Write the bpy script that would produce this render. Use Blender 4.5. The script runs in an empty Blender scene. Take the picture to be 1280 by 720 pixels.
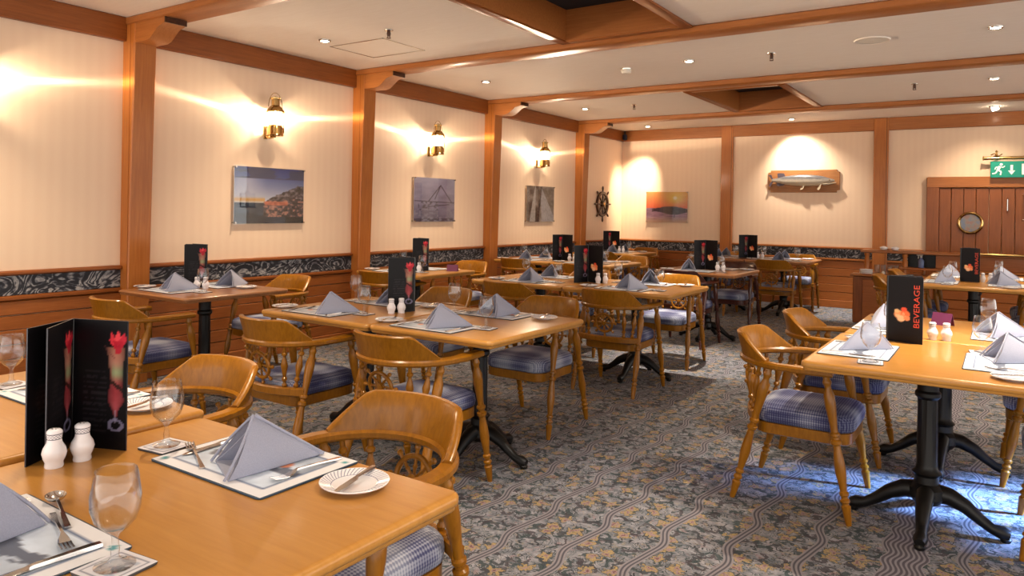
import bpy, math, random
import numpy as np
from mathutils import Vector, Matrix

random.seed(7)
S = bpy.context.scene
COL = S.collection
PI = math.pi
R = math.radians

# ------------------------------------------------------------------ camera
CAM_H = 1.37
F_PX = 914.5
YAW = math.atan(615 / F_PX)
ROLL = math.atan(32 / 1975)
cd = bpy.data.cameras.new('camera')
cd.sensor_width = 36
cd.sensor_fit = 'HORIZONTAL'
cd.lens = F_PX / 1280 * 36
cd.shift_y = -(360 - 262.8) / 1280
cd.clip_start = 0.05
cam = bpy.data.objects.new('camera', cd)
COL.objects.link(cam)
cam.matrix_world = (Matrix.Translation((0, 0, CAM_H)) @ Matrix.Rotation(YAW, 4, 'Z')
                    @ Matrix.Rotation(PI / 2, 4, 'X') @ Matrix.Rotation(ROLL, 4, 'Z'))
S.camera = cam

# ------------------------------------------------------------------ world, exposure
W = bpy.data.worlds.new('world')
S.world = W
W.use_nodes = True
W.node_tree.nodes['Background'].inputs[0].default_value = (1.0, 0.93, 0.86, 1)
W.node_tree.nodes['Background'].inputs[1].default_value = 0.95
S.view_settings.view_transform = 'Standard'
S.view_settings.look = 'None'
S.view_settings.gamma = 1
S.view_settings.use_curve_mapping = False
S.view_settings.exposure = 1.55
S.cycles.use_denoising = True
S.cycles.max_bounces = 8
S.cycles.transmission_bounces = 8
S.cycles.sample_clamp_indirect = 4
S.cycles.caustics_reflective = False
S.cycles.caustics_refractive = False

DOWN_E = 66.0          # energy of one ceiling halogen
SPOT_E = 190.0         # wall washers at the far wall
LANTERN_E = 9.0

# ------------------------------------------------------------------ constants of the room
XL, YB, ZC = -5.589, 11.755, 2.787
RAIL = 0.905
XR, YF = 5.0, -3.0     # how far floor and ceiling run on, out of view
T_Z = 0.75             # table height


def lin(r, g, b):
    f = lambda c: (c / 255 / 12.92) if c / 255 <= 0.04045 else ((c / 255 + 0.055) / 1.055) ** 2.4
    return (f(r), f(g), f(b), 1)


# ------------------------------------------------------------------ node helper
class NT:
    def __init__(self, name, rough=0.5, metallic=0.0):
        self.m = bpy.data.materials.new(name)
        self.m.use_nodes = True
        self.t = self.m.node_tree
        self.b = self.t.nodes['Principled BSDF']
        self.b.inputs['Roughness'].default_value = rough
        self.b.inputs['Metallic'].default_value = metallic

    def n(self, kind, **kw):
        nd = self.t.nodes.new(kind)
        for k, v in kw.items():
            if hasattr(nd, k):
                setattr(nd, k, v)
            else:
                nd.inputs[k].default_value = v
        return nd

    def link(self, a, b):
        self.t.links.new(a, b)

    def val(self, inp, v):
        if hasattr(v, 'is_output') or hasattr(v, 'links'):
            self.link(v, inp)
        else:
            inp.default_value = v

    def math(self, op, a, b=None, c=None):
        nd = self.n('ShaderNodeMath', operation=op)
        self.val(nd.inputs[0], a)
        if b is not None: self.val(nd.inputs[1], b)
        if c is not None: self.val(nd.inputs[2], c)
        return nd.outputs[0]

    def coord(self, scale=(1, 1, 1), kind='Object'):
        tc = self.n('ShaderNodeTexCoord')
        mp = self.n('ShaderNodeMapping')
        mp.inputs['Scale'].default_value = scale
        self.link(tc.outputs[kind], mp.inputs[0])
        return mp.outputs[0]

    def noise(self, vec, scale, detail=3, rough=0.5, dist=0.0):
        nd = self.n('ShaderNodeTexNoise')
        nd.inputs['Scale'].default_value = scale
        nd.inputs['Detail'].default_value = detail
        nd.inputs['Roughness'].default_value = rough
        nd.inputs['Distortion'].default_value = dist
        self.link(vec, nd.inputs['Vector'])
        return nd.outputs[0]

    def ramp(self, fac, stops, interp='LINEAR'):
        nd = self.n('ShaderNodeValToRGB')
        cr = nd.color_ramp
        cr.interpolation = interp
        while len(cr.elements) < len(stops): cr.elements.new(0.5)
        for e, (p, c) in zip(cr.elements, stops):
            e.position = p
            e.color = c if len(c) == 4 else (*c, 1)
        self.link(fac, nd.inputs[0])
        return nd.outputs[0]

    def mix(self, fac, a, b):
        nd = self.n('ShaderNodeMix', data_type='RGBA')
        self.val(nd.inputs[0], fac)
        self.val(nd.inputs[6], a)
        self.val(nd.inputs[7], b)
        return nd.outputs[2]

    def base(self, c):
        self.val(self.b.inputs['Base Color'], c)
        return self

    def bump(self, h, strength=0.2, dist=0.01):
        nd = self.n('ShaderNodeBump')
        nd.inputs['Strength'].default_value = strength
        nd.inputs['Distance'].default_value = dist
        self.link(h, nd.inputs['Height'])
        self.link(nd.outputs[0], self.b.inputs['Normal'])


def plain(name, rgb, rough=0.5, metallic=0.0, var=0.06):
    """a plain colour with a faint procedural variation"""
    q = NT(name, rough, metallic)
    c = lin(*rgb)
    f = q.noise(q.coord(), 14, 3)
    lo = tuple(x * (1 - var) for x in c[:3])
    hi = tuple(min(1, x * (1 + var)) for x in c[:3])
    q.base(q.ramp(f, [(0.3, lo), (0.7, hi)]))
    return q.m


def wood(name, dark, light, grain=(3, 3, 40), scale=6, rough=0.3, coat=0.0):
    q = NT(name, rough)
    v = q.coord(grain)
    f = q.noise(v, scale, 4, 0.6, 0.6)
    f2 = q.noise(q.coord(), 2.2, 2)
    s = q.math('ADD', q.math('MULTIPLY', f, 0.75), q.math('MULTIPLY', f2, 0.25))
    q.base(q.ramp(s, [(0.32, lin(*dark)), (0.66, lin(*light))]))
    q.b.inputs['Specular IOR Level'].default_value = 0.3
    q.b.inputs['Coat Weight'].default_value = coat
    q.b.inputs['Coat Roughness'].default_value = 0.12
    return q.m


def vcol_mat(name, rough=0.4, coat=0.0):
    q = NT(name, rough)
    a = q.n('ShaderNodeVertexColor', layer_name='print')
    q.base(a.outputs[0])
    q.b.inputs['Coat Weight'].default_value = coat
    q.b.inputs['Coat Roughness'].default_value = 0.05
    return q.m


def glass_mat(name, tint=(1, 1, 1, 1), rough=-0.01, shine=1.15):
    """thin clear glass: mostly straight-through with a fresnel shine"""
    m = bpy.data.materials.new(name)
    m.use_nodes = True
    t = m.node_tree
    t.nodes.clear()
    o = t.nodes.new('ShaderNodeOutputMaterial')
    mx = t.nodes.new('ShaderNodeMixShader')
    tr = t.nodes.new('ShaderNodeBsdfTransparent')
    gl = t.nodes.new('ShaderNodeBsdfGlossy')
    lw = t.nodes.new('ShaderNodeLayerWeight')
    pw = t.nodes.new('ShaderNodeMath')
    pw.operation = 'POWER'
    pw.inputs[1].default_value = 2.8
    fr = t.nodes.new('ShaderNodeMath')
    fr.operation = 'MULTIPLY_ADD'
    fr.inputs[1].default_value = shine
    fr.use_clamp = True
    fr.inputs[2].default_value = 0.045
    t.links.new(lw.outputs['Facing'], pw.inputs[0])
    t.links.new(pw.outputs[0], fr.inputs[0])
    nz = t.nodes.new('ShaderNodeTexNoise')
    nz.inputs['Scale'].default_value = 3
    mm = t.nodes.new('ShaderNodeMath')
    mm.operation = 'MULTIPLY_ADD'
    mm.inputs[1].default_value = 0.02
    mm.inputs[2].default_value = rough
    t.links.new(nz.outputs[0], mm.inputs[0])
    t.links.new(mm.outputs[0], gl.inputs['Roughness'])
    tr.inputs[0].default_value = tint
    t.links.new(fr.outputs[0], mx.inputs[0])
    t.links.new(tr.outputs[0], mx.inputs[1])
    t.links.new(gl.outputs[0], mx.inputs[2])
    t.links.new(mx.outputs[0], o.inputs[0])
    return m


def emit_mat(name, rgb, strength):
    q = NT(name)
    q.base((0.8, 0.8, 0.8, 1))
    q.b.inputs['Emission Color'].default_value = lin(*rgb)
    q.b.inputs['Emission Strength'].default_value = strength
    return q.m


M = {}
M['oak_chair'] = wood('honey oak varnish', (122, 75, 8), (150, 97, 18), (9, 9, 2), 7, 0.30, 0.12)
M['dark_chair'] = wood('dark mahogany varnish', (46, 20, 16), (78, 36, 26), (9, 9, 2), 9, 0.28, 0.35)
M['oak_table'] = wood('golden oak table top', (176, 122, 54), (189, 136, 66), (1.5, 22, 6), 3, 0.28, 0.25)
M['brown_table'] = wood('brown oak table top', (142, 94, 56), (160, 108, 66), (1.5, 22, 6), 3, 0.3, 0.4)
M['trim_y'] = wood('oak trim along wall with painted shade', (124, 66, 24), (148, 84, 36), (22, 1.2, 22), 3, 0.38, 0.1)  # darker copy of the trim oak, the cornice's shade put into its colour
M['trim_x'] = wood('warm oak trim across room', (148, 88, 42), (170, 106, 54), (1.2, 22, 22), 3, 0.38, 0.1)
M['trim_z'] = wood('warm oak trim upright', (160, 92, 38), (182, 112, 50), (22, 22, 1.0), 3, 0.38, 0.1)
M['plank'] = wood('reddish oak dado board', (140, 78, 34), (164, 96, 46), (2, 2, 30), 3, 0.4, 0.1)
M['door_wood'] = wood('door oak', (120, 66, 32), (146, 84, 42), (24, 24, 1.2), 3, 0.4, 0.1)
M['iron'] = plain('black cast iron', (14, 13, 13), 0.42, 0.3)
M['brass'] = plain('polished brass', (196, 162, 104), 0.18, 1.0)
M['steel'] = plain('cutlery steel', (205, 200, 196), 0.16, 1.0)
M['china'] = plain('white glazed china', (236, 234, 236), 0.15)
M['black_card'] = plain('black laminated card', (14, 12, 14), 0.22)
M['glass'] = glass_mat('clear drinking glass', (0.97, 0.98, 0.99, 1))
M['acrylic'] = glass_mat('clear acrylic sheet', shine=0.22)
M['print'] = vcol_mat('printed face', 0.4)
M['print'].node_tree.nodes['Principled BSDF'].inputs['Specular IOR Level'].default_value = 0.2
M['print_matt'] = vcol_mat('printed mat face', 0.45, 0.1)
M['mat_edge'] = plain('dark blue mat edge', (30, 60, 84), 0.5)
M['cork'] = plain('coaster backing', (60, 62, 70), 0.6)
M['red_ink'] = plain('orange red lettering', (226, 74, 40), 0.4)
M['purple_card'] = plain('plum reserved card', (112, 48, 92), 0.5)
M['lamp_white'] = emit_mat('lit halogen face', (255, 236, 206), 14)
_m = bpy.data.materials.new('glowing ribbed lantern glass')
_m.use_nodes = True
_t = _m.node_tree
_t.nodes.clear()
_o, _x = _t.nodes.new('ShaderNodeOutputMaterial'), _t.nodes.new('ShaderNodeMixShader')
_e, _p = _t.nodes.new('ShaderNodeEmission'), _t.nodes.new('ShaderNodeBsdfTransparent')
_e.inputs[0].default_value = lin(255, 236, 206)
_e.inputs[1].default_value = 14
_x.inputs[0].default_value = 0.5
_t.links.new(_p.outputs[0], _x.inputs[1])
_t.links.new(_e.outputs[0], _x.inputs[2])
_t.links.new(_x.outputs[0], _o.inputs[0])
M['lens'] = _m
M['green'] = plain('green exit sign', (0, 136, 116), 0.4)
M['sign_white'] = plain('white sign symbol', (240, 246, 244), 0.4)
M['white_plastic'] = plain('white plastic', (226, 220, 208), 0.45)
M['chrome'] = plain('chrome', (190, 186, 180), 0.2, 1.0)
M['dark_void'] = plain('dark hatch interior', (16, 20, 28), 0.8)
M['jar'] = glass_mat('clear jar glass', (0.9, 0.92, 0.93, 1), 0.05)
M['spray_blue'] = plain('blue spray bottle', (96, 110, 150), 0.3)
M['silver_fish'] = plain('fish belly', (168, 154, 132), 0.3)
M['photo_wood'] = wood('plaque board', (140, 90, 50), (168, 116, 72), (2, 30, 30), 3, 0.45)
M['dark_teak'] = wood('dark teak wheel', (52, 28, 14), (84, 48, 26), (9, 9, 9), 6, 0.35, 0.2)

# napkin linen
q = NT('blue grey linen', 0.85)
v = q.coord((1, 1, 1))
w1 = q.noise(v, 420, 2)
q.base(q.ramp(w1, [(0.3, lin(144, 148, 168)), (0.7, lin(154, 158, 178))]))
q.bump(w1, 0.08, 0.001)
q.b.inputs['Sheen Weight'].default_value = 0.2
M['linen'] = q.m

# wallpaper: cream with faint upright stripes
q = NT('cream wallpaper', 0.7)
tc = q.n('ShaderNodeTexCoord')
sx = q.n('ShaderNodeSeparateXYZ')
q.link(tc.outputs['Object'], sx.inputs[0])
s = q.math('ADD', sx.outputs[0], sx.outputs[1])
st = q.math('MULTIPLY_ADD', q.math('SINE', q.math('MULTIPLY', s, 75)), 0.5, 0.5)
nz = q.noise(q.coord((1, 1, 0.2)), 30, 3)
f = q.math('ADD', q.math('MULTIPLY', st, 0.5), q.math('MULTIPLY', nz, 0.5))
q.base(q.ramp(f, [(0.25, lin(233, 204, 175)), (0.75, lin(235, 207, 178))]))
M['wallpaper'] = q.m

q = NT('painted ceiling', 0.75)
nz = q.noise(q.coord((1, 8, 1)), 6, 4)
q.base(q.ramp(nz, [(0.3, lin(236, 226, 214)), (0.7, lin(240, 231, 220))]))
M['ceiling'] = q.m

# dado strip: black and white swirling fish print
q = NT('black white fish print', 0.6)
tc = q.n('ShaderNodeTexCoord')
sx = q.n('ShaderNodeSeparateXYZ')
q.link(tc.outputs['Object'], sx.inputs[0])
cb = q.n('ShaderNodeCombineXYZ')
q.link(q.math('ADD', sx.outputs[0], sx.outputs[1]), cb.inputs[0])
q.link(q.math('MULTIPLY', sx.outputs[2], 1.5), cb.inputs[1])
big = q.noise(cb.outputs[0], 3.2, 2, 0.5, 1.6)
fine = q.noise(cb.outputs[0], 6.5, 4, 0.6, 2.6)
rip = q.math('SINE', q.math('MULTIPLY', big, 60))
k = q.math('ADD', q.math('MULTIPLY', rip, 0.16), fine)
q.base(q.ramp(k, [(0.34, lin(22, 24, 32)), (0.50, lin(40, 42, 52)), (0.60, lin(104, 104, 110)), (0.74, lin(176, 174, 172)), (0.86, lin(52, 54, 62))]))
M['fish_print'] = q.m

# carpet
q = NT('floral carpet', 0.95)
tc = q.n('ShaderNodeTexCoord')
sx = q.n('ShaderNodeSeparateXYZ')
q.link(tc.outputs['Object'], sx.inputs[0])
X, Y = sx.outputs[0], sx.outputs[1]
wob = q.math('MULTIPLY', q.math('SINE', q.math('MULTIPLY', Y, 2 * PI / 0.42)), 0.020)
wob2 = q.math('MULTIPLY', q.math('SINE', q.math('MULTIPLY', Y, 2 * PI / 0.21)), 0.004)
xw = q.math('ADD', q.math('ADD', X, wob), wob2)
u = q.math('FRACT', q.math('ADD', q.math('DIVIDE', xw, 0.268), 0.87))
d = q.math('MULTIPLY', q.math('ABSOLUTE', q.math('SUBTRACT', u, 0.5)), 0.268)
# flower heads
vo = q.n('ShaderNodeTexVoronoi', voronoi_dimensions='2D')
vo.inputs['Scale'].default_value = 10.5
vo.inputs['Randomness'].default_value = 0.75
dn = q.n('ShaderNodeTexNoise')
dn.inputs['Scale'].default_value = 26
dn.inputs['Detail'].default_value = 3
q.link(tc.outputs['Object'], dn.inputs['Vector'])
va = q.n('ShaderNodeVectorMath', operation='MULTIPLY_ADD')
q.link(dn.outputs['Color'], va.inputs[0])
va.inputs[1].default_value = (0.075, 0.075, 0)
q.link(tc.outputs['Object'], va.inputs[2])
q.link(va.outputs[0], vo.inputs['Vector'])
sel = q.n('ShaderNodeSeparateColor')
q.link(vo.outputs['Color'], sel.inputs[0])
dv = q.n('ShaderNodeVectorMath', operation='SUBTRACT')
q.link(va.outputs[0], dv.inputs[0])
q.link(vo.outputs['Position'], dv.inputs[1])
ds = q.n('ShaderNodeSeparateXYZ')
q.link(dv.outputs[0], ds.inputs[0])
fr_ = q.math('SQRT', q.math('ADD', q.math('MULTIPLY', ds.outputs[0], ds.outputs[0]), q.math('MULTIPLY', ds.outputs[1], ds.outputs[1])))
th = q.math('ARCTAN2', ds.outputs[1], ds.outputs[0])
pet = q.math('MULTIPLY_ADD', q.math('SINE', q.math('MULTIPLY_ADD', th, 4, q.math('MULTIPLY', sel.outputs[1], 6.28))), 0.006, 0.030)
rel = q.math('DIVIDE', fr_, pet)
on = q.math('GREATER_THAN', sel.outputs[0], 0.5)
brk = q.noise(tc.outputs['Object'], 55, 2)
rel2 = q.math('ADD', rel, q.math('MULTIPLY_ADD', brk, 2.2, -1.05))
isf = q.math('MULTIPLY', q.math('LESS_THAN', rel2, 1.0), on)
flow = q.ramp(rel2, [(0.10, lin(112, 80, 80)), (0.32, lin(156, 132, 138)), (0.55, lin(132, 114, 102)), (0.74, lin(168, 148, 102)), (0.95, lin(144, 122, 84))])
# mottled ground with dark scrolls
g1 = q.noise(tc.outputs['Object'], 22, 3, 0.6, 0.6)
ground = q.ramp(g1, [(0.34, lin(98, 104, 114)), (0.5, lin(128, 130, 138)), (0.68, lin(156, 156, 164))])
ln = q.noise(tc.outputs['Object'], 11, 1, 0.5, 2.2)
rid = q.math('ABSOLUTE', q.math('SINE', q.math('MULTIPLY', ln, 22)))
scroll = q.ramp(rid, [(0.30, (1, 1, 1)), (0.46, (0, 0, 0))])
keep = q.ramp(q.noise(tc.outputs['Object'], 17, 2), [(0.40, (0, 0, 0)), (0.46, (1, 1, 1))])
teal = q.ramp(q.noise(tc.outputs['Object'], 6, 1), [(0.45, lin(38, 44, 52)), (0.55, lin(50, 64, 68))])
col = q.mix(q.math('MULTIPLY', scroll, keep), ground, teal)
sp = q.noise(tc.outputs['Object'], 31, 2, 0.5, 1.2)
spr = q.ramp(sp, [(0.60, (0, 0, 0)), (0.66, (1, 1, 1))])
col = q.mix(q.math('MULTIPLY', spr, 0.4), col, lin(162, 148, 118))
pk = q.ramp(q.noise(tc.outputs['Object'], 27, 2, 0.5, 0.8), [(0.62, (0, 0, 0)), (0.68, (1, 1, 1))])
col = q.mix(q.math('MULTIPLY', pk, 0.5), col, lin(150, 124, 130))
# C-shaped dark scrolls: broken rings scattered over the ground
for sc_, off_, rad_, shade_ in ((7.5, 3.1, 0.040, lin(44, 50, 58)), (10.0, 8.7, 0.028, lin(40, 58, 62)), (8.5, 5.3, 0.034, lin(60, 54, 62))):
    v2 = q.n('ShaderNodeTexVoronoi', voronoi_dimensions='2D')
    v2.inputs['Scale'].default_value = sc_
    mp2 = q.n('ShaderNodeVectorMath', operation='ADD')
    q.link(va.outputs[0], mp2.inputs[0])
    mp2.inputs[1].default_value = (off_, off_ * 0.7, 0)
    q.link(mp2.outputs[0], v2.inputs['Vector'])
    d2 = q.n('ShaderNodeVectorMath', operation='SUBTRACT')
    q.link(mp2.outputs[0], d2.inputs[0])
    q.link(v2.outputs['Position'], d2.inputs[1])
    s2 = q.n('ShaderNodeSeparateXYZ')
    q.link(d2.outputs[0], s2.inputs[0])
    r2 = q.math('SQRT', q.math('ADD', q.math('MULTIPLY', s2.outputs[0], s2.outputs[0]), q.math('MULTIPLY', s2.outputs[1], s2.outputs[1])))
    a2 = q.math('ARCTAN2', s2.outputs[1], s2.outputs[0])
    sc2 = q.n('ShaderNodeSeparateColor')
    q.link(v2.outputs['Color'], sc2.inputs[0])
    swirl = q.math('SINE', q.math('MULTIPLY_ADD', sc2.outputs[1], 6.28, a2))
    wid = q.math('MULTIPLY_ADD', swirl, 0.0065, 0.0035)
    hit = q.math('LESS_THAN', q.math('ABSOLUTE', q.math('SUBTRACT', r2, q.math('MULTIPLY_ADD', sc2.outputs[2], 0.012, rad_ - 0.006))), wid)
    col = q.mix(q.math('MULTIPLY', hit, 0.85), col, shade_)
ring = q.math('MULTIPLY', q.math('LESS_THAN', rel2, 1.28), on)
col = q.mix(q.math('MULTIPLY', ring, 0.75), col, lin(62, 70, 76))
col = q.mix(isf, col, flow)
# narrow wavy ribbons
rib = q.math('MULTIPLY_ADD', q.math('COSINE', q.math('MULTIPLY', d, 2 * PI / 0.017)), 0.5, 0.5)
ribc = q.ramp(rib, [(0.25, lin(74, 72, 82)), (0.7, lin(136, 132, 138))])
col = q.mix(q.math('LESS_THAN', d, 0.021), col, ribc)
# one broad border of wavy lines
xe = q.math('ADD', q.math('ADD', X, 0.31), q.math('MULTIPLY', q.math('SINE', q.math('MULTIPLY', Y, 2 * PI / 0.17)), 0.010))
de = q.math('ABSOLUTE', xe)
bl = q.math('MULTIPLY_ADD', q.math('COSINE', q.math('MULTIPLY', xe, 2 * PI / 0.0185)), 0.5, 0.5)
blc = q.ramp(bl, [(0.35, lin(82, 78, 88)), (0.75, lin(140, 136, 144))])
col = q.mix(q.math('LESS_THAN', de, 0.075), col, blc)
pile = q.noise(tc.outputs['Object'], 300, 2)
col2 = q.n('ShaderNodeMix', data_type='RGBA', blend_type='MULTIPLY')
col2.inputs[0].default_value = 0.6
q.link(col, col2.inputs[6])
q.link(q.ramp(pile, [(0.25, (0.4, 0.4, 0.4)), (0.75, (0.98, 0.97, 0.98))]), col2.inputs[7])
q.base(col2.outputs[2])
q.bump(pile, 0.35, 0.004)
M['carpet'] = q.m

# chair fabric: blue and white small check in broad plaid bands
q = NT('blue plaid upholstery', 0.9)
tc = q.n('ShaderNodeTexCoord')
sx = q.n('ShaderNodeSeparateXYZ')
q.link(tc.outputs['Object'], sx.inputs[0])
ca = q.math('SINE', q.math('MULTIPLY', sx.outputs[0], 2 * PI / 0.0105))
cbb = q.math('SINE', q.math('MULTIPLY', sx.outputs[1], 2 * PI / 0.0105))
cz = q.math('SINE', q.math('MULTIPLY', sx.outputs[2], 2 * PI / 0.0105))
fine = q.math('MULTIPLY_ADD', q.math('ADD', q.math('ADD', ca, cbb), q.math('MULTIPLY', cz, 0.6)), 0.2, 0.5)
ba = q.math('SINE', q.math('MULTIPLY', sx.outputs[0], 2 * PI / 0.24))
bb = q.math('SINE', q.math('MULTIPLY_ADD', sx.outputs[1], 2 * PI / 0.24, 0.8))
band = q.math('MULTIPLY_ADD', q.math('ADD', ba, bb), 0.25, 0.5)
base = q.ramp(band, [(0.2, lin(42, 44, 86)), (0.5, lin(62, 66, 104)), (0.8, lin(118, 124, 146))])
lite = q.ramp(band, [(0.2, lin(98, 102, 130)), (0.8, lin(168, 172, 186))])
q.base(q.mix(q.ramp(fine, [(0.35, (0, 0, 0)), (0.75, (1, 1, 1))]), base, lite))
M['plaid'] = q.m

# plate: white with lattice of fine grey-blue swirls on the rim
q = NT('china with swirl rim', 0.14)
tc = q.n('ShaderNodeTexCoord')
sx = q.n('ShaderNodeSeparateXYZ')
q.link(tc.outputs['Object'], sx.inputs[0])
ang = q.math('ARCTAN2', sx.outputs[1], sx.outputs[0])
rr = q.math('SQRT', q.math('ADD', q.math('MULTIPLY', sx.outputs[0], sx.outputs[0]), q.math('MULTIPLY', sx.outputs[1], sx.outputs[1])))
sw = q.math('SINE', q.math('ADD', q.math('MULTIPLY', ang, 46), q.math('MULTIPLY', rr, 420)))
onrim = q.math('MULTIPLY', q.math('GREATER_THAN', rr, 0.052), q.math('LESS_THAN', rr, 0.0745))
inn = q.math('LESS_THAN', q.math('ABSOLUTE', q.math('SUBTRACT', rr, 0.0515)), 0.0008)
pat = q.math('MAXIMUM', q.math('MULTIPLY', onrim, q.math('GREATER_THAN', sw, 0.72)), inn)
q.base(q.mix(pat, lin(232, 231, 236), lin(128, 132, 158)))
M['plate'] = q.m

# shaker: white with a lattice collar
q = NT('china with lattice collar', 0.14)
tc = q.n('ShaderNodeTexCoord')
sx = q.n('ShaderNodeSeparateXYZ')
q.link(tc.outputs['Object'], sx.inputs[0])
ang = q.math('MULTIPLY', q.math('ARCTAN2', sx.outputs[1], sx.outputs[0]), 7)
zz = q.math('MULTIPLY', sx.outputs[2], 520)
l1 = q.math('ABSOLUTE', q.math('SINE', q.math('ADD', ang, zz)))
l2 = q.math('ABSOLUTE', q.math('SINE', q.math('SUBTRACT', ang, zz)))
lat = q.math('LESS_THAN', q.math('MINIMUM', l1, l2), 0.22)
onc = q.math('MULTIPLY', q.math('GREATER_THAN', sx.outputs[2], 0.067), q.math('LESS_THAN', sx.outputs[2], 0.079))
eg = q.math('LESS_THAN', q.math('ABSOLUTE', q.math('SUBTRACT', q.math('ABSOLUTE', q.math('SUBTRACT', sx.outputs[2], 0.073)), 0.006)), 0.0007)
q.base(q.mix(q.math('MAXIMUM', q.math('MULTIPLY', lat, onc), eg), lin(234, 232, 236), lin(50, 56, 82)))
M['shaker'] = q.m

# pike back
q = NT('pike skin', 0.28)
tc = q.n('ShaderNodeTexCoord')
sx = q.n('ShaderNodeSeparateXYZ')
q.link(tc.outputs['Object'], sx.inputs[0])
nz = q.noise(tc.outputs['Object'], 40, 3)
hgt = q.math('MULTIPLY_ADD', nz, 0.03, sx.outputs[2])
q.base(q.ramp(q.math('MULTIPLY_ADD', hgt, 7, 0.45), [(0.15, lin(196, 178, 150)), (0.55, lin(160, 150, 136)), (0.85, lin(84, 82, 84))]))
M['pike'] = q.m
M['fin'] = plain('dark fin', (70, 60, 72), 0.5)


# ------------------------------------------------------------------ mesh builder
class MB:
    def __init__(self):
        self.v, self.f, self.mi = [], [], []

    def add(self, vs, fs, mi=0, mat=None):
        o = len(self.v)
        if mat is not None:
            vs = [mat @ Vector(p) for p in vs]
        self.v += [tuple(p) for p in vs]
        self.f += [tuple(i + o for i in f) for f in fs]
        self.mi += [mi] * len(fs)
        return self

    def box(self, x0, x1, y0, y1, z0, z1, mi=0, mat=None):
        vs = [(x0, y0, z0), (x1, y0, z0), (x1, y1, z0), (x0, y1, z0), (x0, y0, z1), (x1, y0, z1), (x1, y1, z1), (x0, y1, z1)]
        fs = [(3, 2, 1, 0), (4, 5, 6, 7), (0, 1, 5, 4), (1, 2, 6, 5), (2, 3, 7, 6), (3, 0, 4, 7)]
        return self.add(vs, fs, mi, mat)

    def cbox(self, x0, x1, y0, y1, z0, z1, c=0.006, mi=0, mat=None):
        """box with chamfered edges all round"""
        lo, hi = (x0, y0, z0), (x1, y1, z1)
        loops = []
        for z, ins in ((z0, c), (z0 + c, 0), (z1 - c, 0), (z1, c)):
            a, b, e, g = x0 + ins, x1 - ins, y0 + ins, y1 - ins
            k = c * 0.7
            loops.append([(a + k, e, z), (b - k, e, z), (b, e + k, z), (b, g - k, z), (b - k, g, z), (a + k, g, z), (a, g - k, z), (a, e + k, z)])
        return self.loft(loops, True, True, mi, mat)

    def loft(self, loops, cap0=True, cap1=True, mi=0, mat=None, closed=False):
        n = len(loops[0])
        vs = [p for l in loops for p in l]
        fs = []
        m = len(loops)
        for i in range(m if closed else m - 1):
            a, b = i * n, ((i + 1) % m) * n
            for j in range(n):
                k = (j + 1) % n
                fs.append((a + j, a + k, b + k, b + j))
        if cap0: fs.append(tuple(reversed(range(n))))
        if cap1: fs.append(tuple(range((m - 1) * n, m * n)))
        return self.add(vs, fs, mi, mat)

    def lathe(self, prof, seg=20, mi=0, mat=None, cap0=True, cap1=True, flute=None):
        loops = []
        for z, r in prof:
            lp = []
            for k in range(seg):
                a = 2 * PI * k / seg
                rr = max(r, 1e-4)
                if flute and flute[0] <= z <= flute[1]:
                    rr *= 1 - 0.09 * (k % 2)
                lp.append((rr * math.cos(a), rr * math.sin(a), z))
            loops.append(lp)
        return self.loft(loops, cap0, cap1, mi, mat)

    def turned(self, p0, p1, prof, seg=10, mi=0):
        """turned post between two points; prof = (t, radius)"""
        p0, p1 = Vector(p0), Vector(p1)
        d = p1 - p0
        L = d.length
        mt = Matrix.Translation(p0) @ d.to_track_quat('Z', 'Y').to_matrix().to_4x4()
        return self.lathe([(t * L, r) for t, r in prof], seg, mi, mt)

    def tube(self, pts, r, seg=8, mi=0, closed=False, mat=None):
        pts = [Vector(p) for p in pts]
        n = len(pts)
        loops = []
        up = None
        for i, p in enumerate(pts):
            t = (pts[(i + 1) % n] - pts[i - 1]) if (closed or 0 < i < n - 1) else (pts[1] - pts[0] if i == 0 else pts[-1] - pts[-2])
            t.normalize()
            if up is None:
                up = Vector((0, 0, 1)) if abs(t.z) < 0.9 else Vector((1, 0, 0))
            s = t.cross(up)
            if s.length < 1e-5: s = t.orthogonal()
            s.normalize()
            uu = s.cross(t).normalized()
            up = uu
            rr = r[i] if isinstance(r, (list, tuple)) else r
            loops.append([tuple(p + s * (rr * math.cos(2 * PI * k / seg)) + uu * (rr * math.sin(2 * PI * k / seg))) for k in range(seg)])
        return self.loft(loops, not closed, not closed, mi, mat, closed)

    def slab(self, outline, prof, mi=0, mat=None):
        """outline(inset) -> list of xy; prof = [(inset, z)]"""
        return self.loft([[(x, y, z) for x, y in outline(i)] for i, z in prof], True, True, mi, mat)

    def mesh(self, name, mats, smooth=True, ang=38):
        me = bpy.data.meshes.new(name)
        me.from_pydata(self.v, [], self.f)
        for m in (mats if isinstance(mats, (list, tuple)) else [mats]):
            me.materials.append(m)
        if max(self.mi, default=0) > 0:
            me.polygons.foreach_set('material_index', self.mi)
        me.polygons.foreach_set('use_smooth', [smooth] * len(self.f))
        me.update()
        if smooth:
            me.set_sharp_from_angle(angle=R(ang))
        return me

    def obj(self, name, mats, parent=None, loc=(0, 0, 0), rot=(0, 0, 0), **kw):
        return put(name, self.mesh(name, mats, **kw), parent, loc, rot)


def put(name, me, parent=None, loc=(0, 0, 0), rot=(0, 0, 0)):
    o = bpy.data.objects.new(name, me)
    COL.objects.link(o)
    o.location = loc
    o.rotation_euler = rot
    if parent: o.parent = parent
    return o


def tag(o, label, cat, group=None):
    o['label'] = label
    o['category'] = cat
    if group: o['group'] = group
    return o


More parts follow.
